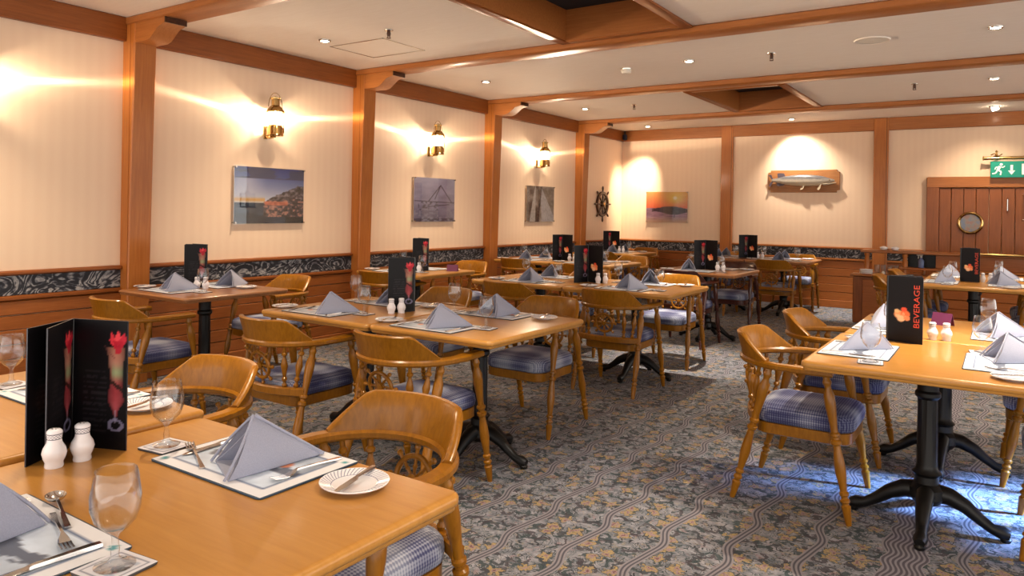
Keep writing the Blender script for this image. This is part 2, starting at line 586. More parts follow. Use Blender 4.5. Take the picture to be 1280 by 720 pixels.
def thing(name, label, cat, loc=(0, 0, 0), rotz=0, group=None):
    o = bpy.data.objects.new(name, None)
    o.empty_display_size = 0.05
    COL.objects.link(o)
    o.location = loc
    o.rotation_euler = (0, 0, rotz)
    return tag(o, label, cat, group)


def struct(o):
    o['kind'] = 'structure'
    return o


def dup(root, loc, rotz, label, group=None, rotx=0):
    """copy a thing, its parts and their sub-parts"""
    r = root.copy()
    COL.objects.link(r)
    r.location = loc
    r.rotation_euler = (rotx, 0, rotz)
    r['label'] = label
    if group: r['group'] = group
    for ch in list(root.children):
        c = ch.copy()
        COL.objects.link(c)
        c.parent = r
        for g in ch.children:
            e = g.copy()
            COL.objects.link(e)
            e.parent = c
    return r


def rounded(w, d, rad, n=5):
    def f(ins):
        a, b, r = w / 2 - ins, d / 2 - ins, max(rad - ins, 0.0005)
        pts = []
        for cx, cy, s in ((a - r, b - r, 0), (-a + r, b - r, 90), (-a + r, -b + r, 180), (a - r, -b + r, 270)):
            for k in range(n + 1):
                t = R(s + 90 * k / n)
                pts.append((cx + r * math.cos(t), cy + r * math.sin(t)))
        return pts
    return f


def print_grid(nx, ny, w, d, fn, z=0.0, name='print'):
    """a printed sheet: flat grid in XY, colour attribute from fn(u, v) -> sRGB arrays 0..255"""
    us, vs = np.meshgrid(np.linspace(0, 1, nx + 1), np.linspace(0, 1, ny + 1))
    P = np.stack([(us - 0.5) * w, (vs - 0.5) * d, np.full_like(us, z)], -1).reshape(-1, 3)
    fs = []
    for j in range(ny):
        for i in range(nx):
            a = j * (nx + 1) + i
            fs.append((a, a + 1, a + nx + 2, a + nx + 1))
    me = bpy.data.meshes.new(name)
    me.from_pydata(P.tolist(), [], fs)
    c = np.clip(np.asarray(fn(us, vs), float), 0, 255) / 255
    l = np.where(c <= 0.04045, c / 12.92, ((c + 0.055) / 1.055) ** 2.4)
    rgba = np.concatenate([l, np.ones(l.shape[:2] + (1,))], -1).reshape(-1, 4)
    at = me.color_attributes.new('print', 'FLOAT_COLOR', 'POINT')
    at.data.foreach_set('color', rgba.astype(np.float32).ravel())
    me.materials.append(M['print'])
    return me


def text_mesh(body, size, depth=0.0006):
    cu = bpy.data.curves.new('lettering', 'FONT')
    cu.body = body
    cu.size = size
    cu.extrude = depth
    cu.resolution_u = 3
    cu.align_x = 'CENTER'
    cu.align_y = 'CENTER'
    t = bpy.data.objects.new('lettering', cu)
    me = bpy.data.meshes.new_from_object(t)
    bpy.data.objects.remove(t)
    return me


# numpy value noise for prints
_rng = np.random.RandomState(3)
_tab = _rng.rand(64, 64)


def vn(x, y):
    xi, yi = np.floor(x).astype(int), np.floor(y).astype(int)
    fx, fy = x - xi, y - yi
    fx, fy = fx * fx * (3 - 2 * fx), fy * fy * (3 - 2 * fy)
    g = lambda a, b: _tab[a % 64, b % 64]
    return (g(xi, yi) * (1 - fx) + g(xi + 1, yi) * fx) * (1 - fy) + (g(xi, yi + 1) * (1 - fx) + g(xi + 1, yi + 1) * fx) * fy


def fbm(x, y, o=4):
    s, a, t = 0, 0.5, 0
    for k in range(o):
        s = s + a * vn(x * 2 ** k + 7 * k, y * 2 ** k + 3 * k)
        t += a
        a *= 0.5
    return s / t


def blend(c, m, rgb):
    m = np.clip(m, 0, 1)[..., None]
    return c * (1 - m) + np.array(rgb, float) * m


def seg_d(u, v, a, b, asp=1.0):
    ax, ay, bx, by = a[0] * asp, a[1], b[0] * asp, b[1]
    px, py = u * asp - ax, v - ay
    dx, dy = bx - ax, by - ay
    t = np.clip((px * dx + py * dy) / (dx * dx + dy * dy), 0, 1)
    return np.hypot(px - t * dx, py - t * dy)


# ================================================================== SETTING
# floor
b = MB(); b.add([(XL, YF, 0), (XR, YF, 0), (XR, YB, 0), (XL, YB, 0)], [(0, 1, 2, 3)])
struct(b.obj('floor', M['carpet']))

# ceiling with two deep hatch openings
HATCH = [(-3.02, -2.05, 3.42, 5.24), (-3.02, -2.05, 8.2, 9.99)]
b = MB()
ycuts = [YF, HATCH[0][2], HATCH[0][3], HATCH[1][2], HATCH[1][3], YB]
for i in range(5):
    y0, y1 = ycuts[i], ycuts[i + 1]
    if i in (1, 3):
        hx0, hx1 = HATCH[i // 2][0], HATCH[i // 2][1]
        b.box(XL, hx0, y0, y1, ZC, ZC + 0.05)
        b.box(hx1, XR, y0, y1, ZC, ZC + 0.05)
    else:
        b.box(XL, XR, y0, y1, ZC, ZC + 0.05)
b.obj('ceiling', M['ceiling'])
struct(bpy.data.objects['ceiling'])

# left wall: paper above, printed strip, boards below
b = MB(); b.box(XL - 0.08, XL, YF, YB + 0.08, 0, ZC)
wl = struct(b.obj('wall_left', M['wallpaper']))
b = MB(); b.box(XL - 0.08, XR, YB, YB + 0.08, 0, ZC)
wb = struct(b.obj('wall_back', M['wallpaper']))

COLS = [0.62, 2.965, 5.34, 7.65, 10.07]
CW = 0.175
bays = []
prev = YF
for c in COLS:
    bays.append((prev, c)); prev = c + CW
bays.append((prev, YB))
NB = 6
for y0, y1 in bays:
    b = MB(); b.cbox(XL, XL + 0.012, y0, y1, 0.735, 0.875, 0.003)
    b.obj('printed_strip', M['fish_print'], wl)
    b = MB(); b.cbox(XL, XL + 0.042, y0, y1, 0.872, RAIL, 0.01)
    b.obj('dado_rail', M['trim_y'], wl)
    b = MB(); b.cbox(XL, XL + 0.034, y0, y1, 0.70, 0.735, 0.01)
    b.obj('lower_rail', M['trim_y'], wl)
    for k in range(NB):
        z0 = 0.10 + k * 0.1
        b = MB(); b.cbox(XL, XL + 0.018 + 0.002 * (k % 2), y0, y1, z0 + 0.002, z0 + 0.098, 0.005)
        b.obj('plank', M['plank'], wl)
b = MB(); b.cbox(XL, XL + 0.03, YF, YB, 0, 0.10, 0.006)
struct(b.obj('baseboard_left', M['plank']))

# far wall dado, from the corner to the doorway
BX1 = -0.93
BC = [-3.715, -1.482]     # flat posts on the far wall
edges = [XL]
for c in BC: edges += [c - 0.095, c + 0.095]
edges.append(BX1)
for i in range(0, len(edges), 2):
    x0, x1 = edges[i], edges[i + 1]
    b = MB(); b.cbox(x0, x1, YB - 0.012, YB, 0.735, 0.875, 0.003)
    b.obj('printed_strip', M['fish_print'], wb)
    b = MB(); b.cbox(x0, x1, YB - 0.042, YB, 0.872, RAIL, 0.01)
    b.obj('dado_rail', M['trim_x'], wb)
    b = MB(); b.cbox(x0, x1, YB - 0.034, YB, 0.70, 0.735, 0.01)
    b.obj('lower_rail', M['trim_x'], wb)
for k in range(5):
    z0 = 0.11 + k * 0.118
    b = MB(); b.cbox(XL + 0.03, BX1, YB - 0.02 - 0.002 * (k % 2), YB, z0 + 0.002, z0 + 0.116, 0.005)
    b.obj('plank', M['plank'], wb)
b = MB(); b.cbox(XL + 0.03, BX1, YB - 0.03, YB, 0, 0.11, 0.006)
struct(b.obj('baseboard_back', M['plank']))

# cornices
tn = [0]


def trim(bm, mat):
    tn[0] += 1
    return struct(bm.obj('trim_%d' % tn[0], mat))


for y0, y1 in bays:
    b = MB(); b.cbox(XL, XL + 0.05, y0, y1, 2.605, ZC, 0.006); trim(b, M['trim_y'])
edges2 = [XL + 0.05]
for c in BC: edges2 += [c - 0.095, c + 0.095]
edges2.append(XR)
for i in range(0, len(edges2), 2):
    b = MB(); b.cbox(edges2[i], edges2[i + 1], YB - 0.05, YB, 2.605, ZC, 0.006); trim(b, M['trim_x'])
for c in BC:
    b = MB(); b.cbox(c - 0.095, c + 0.095, YB - 0.055, YB, 0.0, ZC, 0.008); trim(b, M['trim_z'])
    b = MB(); b.box(c + 0.07, c + 0.076, YB - 0.057, YB - 0.05, 0.0, ZC); b.obj('groove', M['dark_teak'], bpy.data.objects['trim_%d' % tn[0]])

# ship's frame columns on the left wall, deeper at the top; knee brackets; deck beams
for ci, c in enumerate(COLS):
    b = MB()
    y0, y1 = c, c + CW
    loops = []
    for z, d in ((0, 0.105), (0.9, 0.115), (1.7, 0.132), (2.3, 0.15), (2.735, 0.16)):
        k = 0.008
        xx = XL + d
        loops.append([(XL, y0, z), (xx - k, y0, z), (xx, y0 + k, z), (xx, y1 - k, z), (xx - k, y1, z), (XL, y1, z)])
    b.loft(loops)
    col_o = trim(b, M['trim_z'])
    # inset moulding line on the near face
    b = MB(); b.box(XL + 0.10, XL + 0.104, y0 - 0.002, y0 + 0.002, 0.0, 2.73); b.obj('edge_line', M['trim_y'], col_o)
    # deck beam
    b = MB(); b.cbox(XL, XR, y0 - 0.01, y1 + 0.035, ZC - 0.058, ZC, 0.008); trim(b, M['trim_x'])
    # knee bracket with hollow underside
    prof = [(XL + 0.15, 2.73), (XL + 0.15, 2.585), (XL + 0.31, 2.585), (XL + 0.36, 2.598), (XL + 0.41, 2.632), (XL + 0.46, 2.668), (XL + 0.55, 2.69), (XL + 0.55, 2.73)]
    b = MB()
    ya, yb = y0 + 0.005, y1 - 0.005
    b.loft([[(x, ya, z) for x, z in prof], [(x, yb, z) for x, z in prof]])
    br = trim(b, M['trim_x'])
    b = MB(); b.box(XL + 0.545, XL + 0.556, ya - 0.002, yb + 0.002, 2.688, 2.729); b.obj('dark_end', M['dark_teak'], br)

# hatch trunks with mitred frames
for hx0, hx1, hy0, hy1 in HATCH:
    b = MB()
    zt = ZC + 0.24
    b.box(hx0 - 0.03, hx0 + 0.006, hy0 - 0.03, hy1 + 0.03, ZC - 0.01, zt)
    b.box(hx1 - 0.006, hx1 + 0.03, hy0 - 0.03, hy1 + 0.03, ZC - 0.01, zt)
    b.box(hx0, hx1, hy0 - 0.03, hy0 + 0.006, ZC - 0.01, zt)
    b.box(hx0, hx1, hy1 - 0.006, hy1 + 0.03, ZC - 0.01, zt)
    h = trim(b, M['trim_x'])
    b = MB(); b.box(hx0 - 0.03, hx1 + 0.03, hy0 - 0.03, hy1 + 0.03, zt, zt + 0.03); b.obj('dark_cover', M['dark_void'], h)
    fw = 0.085
    for (x0, x1, ya, yb, mt) in ((hx0 - fw, hx0, hy0 - fw, hy1 + fw, 'trim_y'), (hx1, hx1 + fw, hy0 - fw, hy1 + fw, 'trim_y'),
                                 (hx0, hx1, hy0 - fw, hy0, 'trim_x'), (hx0, hx1, hy1, hy1 + fw, 'trim_x')):
        b = MB(); b.cbox(x0, x1, ya, yb, ZC - 0.022, ZC, 0.005); b.obj('frame_board', M[mt], h)

# access panel outline in the ceiling
b = MB()
x0, x1, y0, y1 = -4.95, -4.31, 4.44, 4.98
for (a, e, c, g) in ((x0, x1, y0, y0 + .012), (x0, x1, y1 - .012, y1), (x0, x0 + .012, y0, y1), (x1 - .012, x1, y0, y1)):
    b.box(a, e, c, g, ZC - 0.003, ZC + 0.002)
o = b.obj('access_panel_frame', M['chrome'])
struct(o); o.name = 'trim_60'

# plank door in the far wall with brass porthole
DX0, DX1 = -0.90, 0.62
d = thing('door_1', 'wide plank door with a brass porthole in the far wall', 'door', (0, YB, 0))
d['kind'] = 'structure'
b = MB()
b.cbox(DX0, DX0 + 0.15, -0.07, 0, 0, 1.92, 0.01); b.obj('jamb', M['door_wood'], d)
b = MB(); b.cbox(DX1, DX1 + 0.15, -0.07, 0, 0, 1.92, 0.01); b.obj('jamb', M['door_wood'], d)
b = MB(); b.cbox(DX0, DX1 + 0.15, -0.075, 0, 1.775, 1.925, 0.01); b.obj('lintel', M['trim_x'], d)
xs = [-0.75, -0.605, -0.46, -0.315, -0.17, -0.025, 0.12, 0.27, 0.42, 0.62]
for k in range(len(xs) - 1):
    b = MB(); b.cbox(xs[k] + 0.003, xs[k + 1] - 0.003, -0.045 - 0.003 * (k % 2), -0.005, 0.0, 1.772, 0.007)
    b.obj('board', M['door_wood'], d)
b = MB()
b.tube([(-0.377 + 0.135 * math.cos(a), -0.055, 1.297 + 0.135 * math.sin(a)) for a in [2 * PI * k / 40 for k in range(40)]], 0.02, 8, closed=True)
pr = b.obj('porthole_ring', M['brass'], d)
for k in range(8):
    a = 2 * PI * (k + .5) / 8
    b = MB(); b.lathe([(0, 0.009), (0.006, 0.007), (0.009, 0.002)], 8, mat=Matrix.Translation((-0.377 + 0.137 * math.cos(a), -0.078, 1.297 + 0.137 * math.sin(a))) @ Matrix.Rotation(PI / 2, 4, 'X'))
    b.obj('bolt', M['brass'], pr)
q = NT('porthole glass with painted reflections', 0.15)
q.base(q.ramp(q.noise(q.coord(), 14, 3), [(0.4, lin(92, 98, 116)), (0.5, lin(120, 104, 90)), (0.62, lin(128, 84, 66))]))  # brown and blue reflections painted into the pane colour
PORT = q.m
b = MB(); b.lathe([(0, 0.12), (0.008, 0.12)], 32, mat=Matrix.Translation((-0.377, -0.05, 1.297)) @ Matrix.Rotation(PI / 2, 4, 'X'))
b.obj('pane', PORT, d)
b = MB(); b.tube([(0.035, -0.05, 1.45), (0.035, -0.09, 1.47), (0.035, -0.09, 1.62), (0.035, -0.05, 1.64)], 0.009, 8)
b.obj('handle', M['chrome'], d)

# ================================================================== LIGHT FITTINGS
def spot(loc, target, energy, angle, blend, color, size=0.03, name='halogen_beam'):
    l = bpy.data.lights.new(name, 'SPOT')
    l.energy = energy
    l.spot_size = R(angle)
    l.spot_blend = blend
    l.color = color
    l.shadow_soft_size = size
    o = bpy.data.objects.new(name, l)
    COL.objects.link(o)
    o.location = loc
    o.rotation_euler = (Vector(target) - Vector(loc)).to_track_quat('-Z', 'Y').to_euler()
    return o


WARM = (1.0, 0.80, 0.58)
dl0 = None
# each seen fitting: (x, y, where)
DL = [(-4.80, 4.25, 'over the table by the wall, nearest fitting'), (-4.76, 6.52, 'left in the bay before the second visible beam'),
      (-2.446, 6.54, 'middle of the bay before the small hatch'), (-4.80, 8.90, 'left in the bay of the small hatch'),
      (-0.07, 6.48, 'right in the bay before the small hatch'), (-0.10, 8.86, 'right of the small hatch'),
      (-4.87, 11.2, 'above the sunset picture'), (-2.62, 11.25, 'above the mounted fish')]
for k, (x, y, w) in enumerate(DL):
    t = thing('ceiling_downlight', 'small round ceiling halogen, ' + w, 'downlight', (x, y, ZC), 0, 'ceiling halogens')
    b = MB(); b.lathe([(-0.012, 0.036), (-0.012, 0.048), (-0.004, 0.052), (0, 0.052)], 20, cap0=False); b.obj('trim_ring', M['chrome'], t)
    b = MB(); b.lathe([(-0.0105, 0.035), (-0.009, 0.034), (-0.004, 0.03)], 18); b.obj('lamp_face', M['lamp_white'], t)
# gimbal spot near the door
t = thing('ceiling_downlight', 'bright swivelling ceiling halogen pointing from above the door', 'downlight', (-0.12, 11.1, ZC), 0, 'ceiling halogens')
b = MB(); b.lathe([(-0.012, 0.04), (-0.012, 0.055), (0, 0.06)], 20, cap0=False); b.obj('trim_ring', M['chrome'], t)
b = MB(); b.lathe([(-0.05, 0.034), (-0.045, 0.04), (0, 0.036)], 18, mat=Matrix.Rotation(R(-18), 4, 'Y') @ Matrix.Rotation(R(20), 4, 'X')); b.obj('lamp_face', M['lamp_white'], t)

for gx in (-4.80, -2.45, -0.09, 2.3):
    for gy in (-0.6, 1.75, 4.2, 6.52, 8.88):
        if gx == -2.45 and gy in (4.2, 8.88):
            continue
        spot((gx, gy, ZC - 0.03), (gx, gy, 0), DOWN_E, 95, 1.0, WARM)
        spot((gx, gy, ZC - 0.03), (gx, gy, 0), DOWN_E * (2.2 if (gx, gy) == (-2.45, 6.52) else 0.55), 40, 0.7, (1.0, 0.9, 0.78) if (gx, gy) == (-2.45, 6.52) else WARM)
# table at the right is lit by its own bright halogen
spot((0.35, 4.2, ZC - 0.03), (-0.2, 4.1, 0.75), DOWN_E * 1.7, 62, 1.0, (1.0, 0.88, 0.72))
spot((-1.3, 2.3, ZC - 0.03), (-1.75, 2.9, 0), DOWN_E * 0.8, 40, 0.9, (1.0, 0.88, 0.74))
# washers on the far wall
spot((-4.87, 11.2, ZC - 0.05), (-5.38, YB, 1.62), SPOT_E * 0.62, 56, 1.0, WARM)
spot((-2.72, 11.36, ZC - 0.05), (-2.55, YB, 1.75), SPOT_E * 0.30, 100, 1.0, (1.0, 0.86, 0.70))
spot((-0.12, 10.9, ZC - 0.08), (-0.3, YB, 1.2), SPOT_E * 0.16, 90, 1.0, WARM)
spot((-2.0, 10.75, ZC - 0.05), (-1.95, 11.05, 0), SPOT_E * 0.9, 42, 0.8, (1.0, 0.92, 0.82))
# cold daylight that falls in low from the open side on the right
spot((2.7, 4.9, 1.45), (0.22, 4.2, 0.0), 3200, 19, 0.8, (0.24, 0.46, 1.0), 0.2, 'daylight_beam')
spot((3.6, 5.6, 1.35), (-0.35, 4.15, 0.1), 70, 22, 0.8, (0.16, 0.2, 1.0), 0.25, 'daylight_beam')


def lantern_beam(o_loc, e):
    """light of a ship's lantern: its ribbed lens throws a flat fan plus a weak glow"""
    l = bpy.data.lights.new('lantern_flame', 'POINT')
    l.energy = e
    l.color = (1.0, 0.79, 0.56)
    l.shadow_soft_size = 0.012
    l.use_nodes = True
    t = l.node_tree
    em = t.nodes['Emission']
    g = t.nodes.new('ShaderNodeNewGeometry')
    sp = t.nodes.new('ShaderNodeSeparateXYZ')
    t.links.new(g.outputs['Normal'], sp.inputs[0])

    def mth(op, a, bb):
        nd = t.nodes.new('ShaderNodeMath'); nd.operation = op
        for i, vv in enumerate((a, bb)):
            if isinstance(vv, (int, float)): nd.inputs[i].default_value = vv
            else: t.links.new(vv, nd.inputs[i])
        return nd.outputs[0]
    z = mth('ABSOLUTE', mth('SUBTRACT', sp.outputs[2], 0.13), 0)
    fan = mth('MULTIPLY', mth('POWER', 2.718, mth('MULTIPLY', mth('MULTIPLY', z, z), -800.0)), 16.0)
    mid = mth('MULTIPLY', mth('POWER', 2.718, mth('MULTIPLY', mth('MULTIPLY', z, z), -22.0)), 3.0)
    t.links.new(mth('ADD', mth('ADD', fan, mid), 0.9), em.inputs['Strength'])
    o = bpy.data.objects.new('lantern_flame', l)
    COL.objects.link(o)
    o.location = o_loc
    return o


# brass ship's lanterns on the left wall
def make_lantern(y, label):
    t = thing('wall_lantern', label, 'lantern', (XL, y, 2.0), 0, 'brass lanterns on the left wall')
    cx = 0.14
    mt = Matrix.Translation((cx, 0, 0))
    b = MB(); b.lathe([(0.0, 0.07), (0.01, 0.078), (0.02, 0.072), (0.07, 0.072), (0.085, 0.062), (0.10, 0.06)], 24, mat=mt); b.obj('oil_tank', M['brass'], t)
    b = MB(); b.lathe([(0.10, 0.056), (0.118, 0.063), (0.136, 0.066), (0.154, 0.063), (0.172, 0.066), (0.19, 0.063), (0.208, 0.056)], 24, mat=mt, cap0=False, cap1=False)
    b.obj('lens', M['lens'], t)
    b = MB(); b.lathe([(0.208, 0.062), (0.214, 0.082), (0.224, 0.08), (0.25, 0.062), (0.272, 0.044), (0.276, 0.03)], 24, mat=mt, cap0=False); b.obj('hood', M['brass'], t)
    b = MB(); b.lathe([(0.276, 0.036), (0.33, 0.036), (0.334, 0.045), (0.345, 0.047), (0.354, 0.02), (0.36, 0.006)], 20, mat=mt); b.obj('chimney', M['brass'], t)
    for a in (45, 135, 225, 315):
        b = MB(); x, yy = cx + 0.074 * math.cos(R(a)), 0.074 * math.sin(R(a))
        b.tube([(x, yy, 0.03), (x, yy, 0.215)], 0.0035, 6); b.obj('guard_rod', M['brass'], t)
    b = MB(); b.cbox(0.0, 0.012, -0.022, 0.022, -0.02, 0.10, 0.004); b.tube([(0.01, 0, 0.0), (0.06, 0, -0.012), (0.14, 0, -0.004)], 0.01, 8)
    b.obj('wall_bracket', M['brass'], t)
    b = MB(); b.tube([(cx, 0.075 * math.cos(a), 0.26 + 0.13 * math.sin(a)) for a in [PI * k / 14 for k in range(15)]], 0.003, 6); b.obj('bail_handle', M['brass'], t)
    lantern_beam((XL + cx, y, 2.155), LANTERN_E)
    return t


for y, l in ((1.93, 'brass ship lantern at the left edge, only its glow reaching in'),
             (4.265, 'brass ship lantern above the blue harbour picture'),
             (6.54, 'brass ship lantern above the grey boat picture'), (8.92, 'brass ship lantern above the grey sails picture')):
    make_lantern(y, l)

# sprinklers, detector, speaker
for x, y, l in ((-4.08, 4.27, 'sprinkler head near the ceiling access panel'), (-1.715, 6.60, 'sprinkler head between the middle and right halogens'),
                (-0.81, 8.85, 'sprinkler head right of the small hatch'), (-4.06, 8.88, 'sprinkler head left of the small hatch')):
    t = thing('sprinkler', l, 'sprinkler', (x, y, ZC), 0, 'ceiling sprinklers')
    b = MB(); b.lathe([(-0.006, 0.034), (0, 0.036)], 16); b.obj('rose', M['chrome'], t)
    b = MB(); b.lathe([(-0.05, 0.012), (-0.03, 0.016), (-0.006, 0.013)], 10); b.lathe([(-0.066, 0.018), (-0.062, 0.018)], 12); b.tube([(0.012, 0, -0.03), (0.013, 0, -0.063)], 0.003, 5); b.tube([(-0.012, 0, -0.03), (-0.013, 0, -0.063)], 0.003, 5)
    b.obj('head', M['dark_teak'], t)
t = thing('smoke_detector', 'round cream smoke detector on the ceiling', 'detector', (-3.118, 6.62, ZC))
b = MB(); b.lathe([(-0.012, 0.056), (0, 0.058)], 20); b.obj('base', M['chrome'], t)
b = MB(); b.lathe([(-0.05, 0.03), (-0.046, 0.042), (-0.03, 0.05), (-0.012, 0.046)], 20); b.obj('sensor', M['white_plastic'], t)
t = thing('ceiling_speaker', 'flush round white speaker grille on the ceiling', 'speaker', (-0.9, 6.49, ZC))
b = MB(); b.lathe([(-0.006, 0.12), (-0.009, 0.128), (0, 0.135)], 28, cap0=False); b.obj('rim', M['ceiling'], t)
b = MB(); b.lathe([(-0.005, 0.119), (-0.004, 0.119)], 28); b.obj('grille', M['white_plastic'], t)

# small dark camera in the corner
t = thing('corner_sensor', 'small blue black sensor box high in the room corner', 'sensor', (XL + 0.09, YB - 0.09, 2.62))
b = MB(); b.cbox(-0.03, 0.03, -0.03, 0.03, 0, 0.10, 0.01); b.obj('housing', plain('blue black plastic', (30, 34, 52), 0.4), t)
b = MB(); b.lathe([(0.10, 0.012), (0.155, 0.012)], 8); b.obj('stem', M['iron'], t)

# ================================================================== FURNITURE MODELS
# ---- captain's chair, local +Y is the front
def bow_pts():
    pts = [(0.252, 0.175), (0.258, 0.10), (0.262, 0.03)]
    for k in range(0, 25):
        a = R(90 - 180 * k / 24)
        pts.append((0.262 * math.sin(a), -0.01 - 0.27 * math.cos(a)))
    pts += [(-0.262, 0.03), (-0.258, 0.10), (-0.252, 0.175)]
    return pts


def strip(path, widths, z0, z1, c=0.006):
    """bent flat board following a level path"""
    P = [Vector((x, y, 0)) for x, y in path]
    b = MB()
    loops = []
    n = len(P)
    for i, p in enumerate(P):
        t = (P[min(i + 1, n - 1)] - P[max(i - 1, 0)]).normalized()
        s = Vector((t.y, -t.x, 0))
        w = widths[i] / 2
        prof = [(-w, z0 + c), (-w + c, z0), (w - c, z0), (w, z0 + c), (w, z1 - c), (w - c, z1), (-w + c, z1), (-w, z1 - c)]
        loops.append([tuple(p + s * a + Vector((0, 0, z))) for a, z in prof])
    return b.loft(loops)


LEGP = [(0, .012), (.03, .0145), (.09, .018), (.125, .021), (.135, .0145), (.145, .0145), (.155, .021), (.168, .021), (.178, .0145), (.19, .0145), (.20, .0205), (.215, .0205), (.225, .0145), (.26, .017), (.36, .0245),
        (.44, .0215), (.50, .0165), (.525, .0165), (.535, .0235), (.555, .0245), (.565, .016), (.58, .016), (.59, .0225), (.605, .0225), (.615, .0155), (.64, .0155), (.70, .0185), (.80, .0245), (.86, .024), (.905, .0145), (.925, .0145), (.94, .0195), (.955, .0195), (.97, .0145), (1, .0145)]
SPIN = [(0, .010), (.06, .014), (.12, .0085), (.15, .0085), (.18, .0145), (.23, .0145), (.26, .0085), (.32, .0105), (.52, .019), (.66, .013), (.73, .0085), (.77, .0085), (.80, .0155), (.85, .0155), (.88, .009), (1, .009)]
ZB0, ZB1 = 0.642, 0.672


def build_chair(mw):
    D = {}
    p = bow_pts()
    n = len(p)
    wd = [0.05 + (0.014 if i < 3 or i > n - 4 else 0) for i in range(n)]
    D['arm_bow'] = (strip(p, wd, ZB0, ZB1, 0.008).mesh('arm_bow', mw), None)
    # crest: curved raised back panel
    b = MB()
    loops = []
    N = 26
    for k in range(N + 1):
        s = -1 + 2 * k / N
        a = R(66 * s)
        m = max(0.0, min(1.0, (1 - abs(s)) / 0.42))
        h = 0.012 + 0.106 * m
        lean = 0.028 * m
        def pt(off, z, ln):
            return ((0.262 + off + ln) * math.sin(a), -0.01 - (0.27 + off + ln) * math.cos(a), z)
        z0 = ZB1 - 0.004
        zt = z0 + h
        loops.append([pt(-0.016, z0, 0), pt(-0.014, z0 + h * .5, lean * .5), pt(-0.013, zt - 0.006, lean), pt(-0.006, zt, lean), pt(0.008, zt, lean), pt(0.014, zt - 0.006, lean), pt(0.013, z0 + h * .5, lean * .5), pt(0.014, z0, 0)])
    b.loft(loops)
    D['crest'] = (b.mesh('crest', mw), None)
    legs = []
    for sx in (1, -1):
        b = MB(); b.turned((sx * 0.275, 0.255, 0), (sx * 0.250, 0.145, 0.648), LEGP, 12); legs.append(b.mesh('leg', mw))
        b = MB(); b.turned((sx * 0.252, -0.27, 0), (sx * 0.243, -0.105, 0.648), LEGP, 12); legs.append(b.mesh('leg', mw))
    D['legs'] = legs
    # curved rail under the spindles
    q_ = [(0.247 * k / 9, -0.238 + 0.072 * (k / 9) ** 2) for k in range(-9, 10)]
    D['back_rail'] = (strip(q_, [0.036] * len(q_), 0.388, 0.432, 0.006).mesh('back_rail', mw), None)
    sp = []
    for x in (-0.203, -0.145, 0.145, 0.203):
        b = MB()
        xt = x * 1.07
        b.turned((x, -0.238 + 0.072 * (x / 0.247) ** 2, 0.43), (xt, -0.01 - 0.268 * math.sqrt(1 - (xt / 0.262) ** 2), 0.644), SPIN, 10)
        sp.append(b.mesh('spindle', mw))
    D['spindles'] = sp
    # ship's wheel in the back
    mt = Matrix.Translation((0, -0.254, 0.535)) @ Matrix.Rotation(R(12), 4, 'X')
    b = MB()
    b.tube([(0.070 * math.cos(2 * PI * k / 28), 0, 0.070 * math.sin(2 * PI * k / 28)) for k in range(28)], 0.0095, 8, closed=True, mat=mt)
    b.lathe([(-0.013, 0.010), (-0.010, 0.018), (0.010, 0.018), (0.013, 0.010)], 14, mat=mt @ Matrix.Rotation(PI / 2, 4, 'X'))
    rim = b.mesh('wheel_ring', mw)
    b = MB()
    for k in range(8):
        a = 2 * PI * k / 8
        d0, d1 = mt @ Vector((0.014 * math.cos(a), 0, 0.014 * math.sin(a))), mt @ Vector((0.106 * math.cos(a), 0, 0.106 * math.sin(a)))
        b.turned(d0, d1, [(0, .005), (.2, .0055), (.28, .0085), (.36, .005), (.5, .006), (.62, .0055), (.72, .0065), (.80, .006), (.88, .0105), (.96, .009), (1, .004)], 8)
    spk = b.mesh('spokes', mw)
    D['wheel'] = (rim, spk)
    # seat
    o = lambda ins: [(x, y) for x, y in rounded(0.442, 0.455, 0.09, 6)(ins)]
    b = MB()
    b.slab(o, [(0.02, 0.376), (0.004, 0.386), (0.0, 0.41), (0.004, 0.436), (0.018, 0.452), (0.05, 0.464), (0.10, 0.471), (0.17, 0.474)])
    D['seat'] = (b.mesh('seat_cushion', M['plaid'], ang=70), (0, 0.03))
    b = MB(); b.slab(rounded(0.425, 0.43, 0.07, 4), [(0.01, 0.322), (0, 0.328), (0, 0.376), (0.01, 0.378)])
    D['apron'] = (b.mesh('seat_frame', mw), (0, 0.03))
    return D


CH = {'oak': build_chair(M['oak_chair']), 'dark': build_chair(M['dark_chair'])}
GROUP_CH = 'captain chairs around the dining tables'


def chair(x, y, face, label, kind='oak'):
    """face: angle of the chair's front, 0 = +Y, measured counter-clockwise"""
    D = CH[kind]
    t = thing('captain_chair', label, 'chair', (x, y, 0), face, GROUP_CH)
    put('arm_bow', D['arm_bow'][0], t)
    put('crest', D['crest'][0], t)
    for m in D['legs']: put('leg', m, t)
    put('back_rail', D['back_rail'][0], t)
    for m in D['spindles']: put('spindle', m, t)
    w = put('wheel_ring', D['wheel'][0], t)
    put('spokes', D['wheel'][1], w)
    f = put('seat_frame', D['apron'][0], t, (0, 0.03, 0))
    put('seat_cushion', D['seat'][0], t, (0, 0.03, 0))
    return t


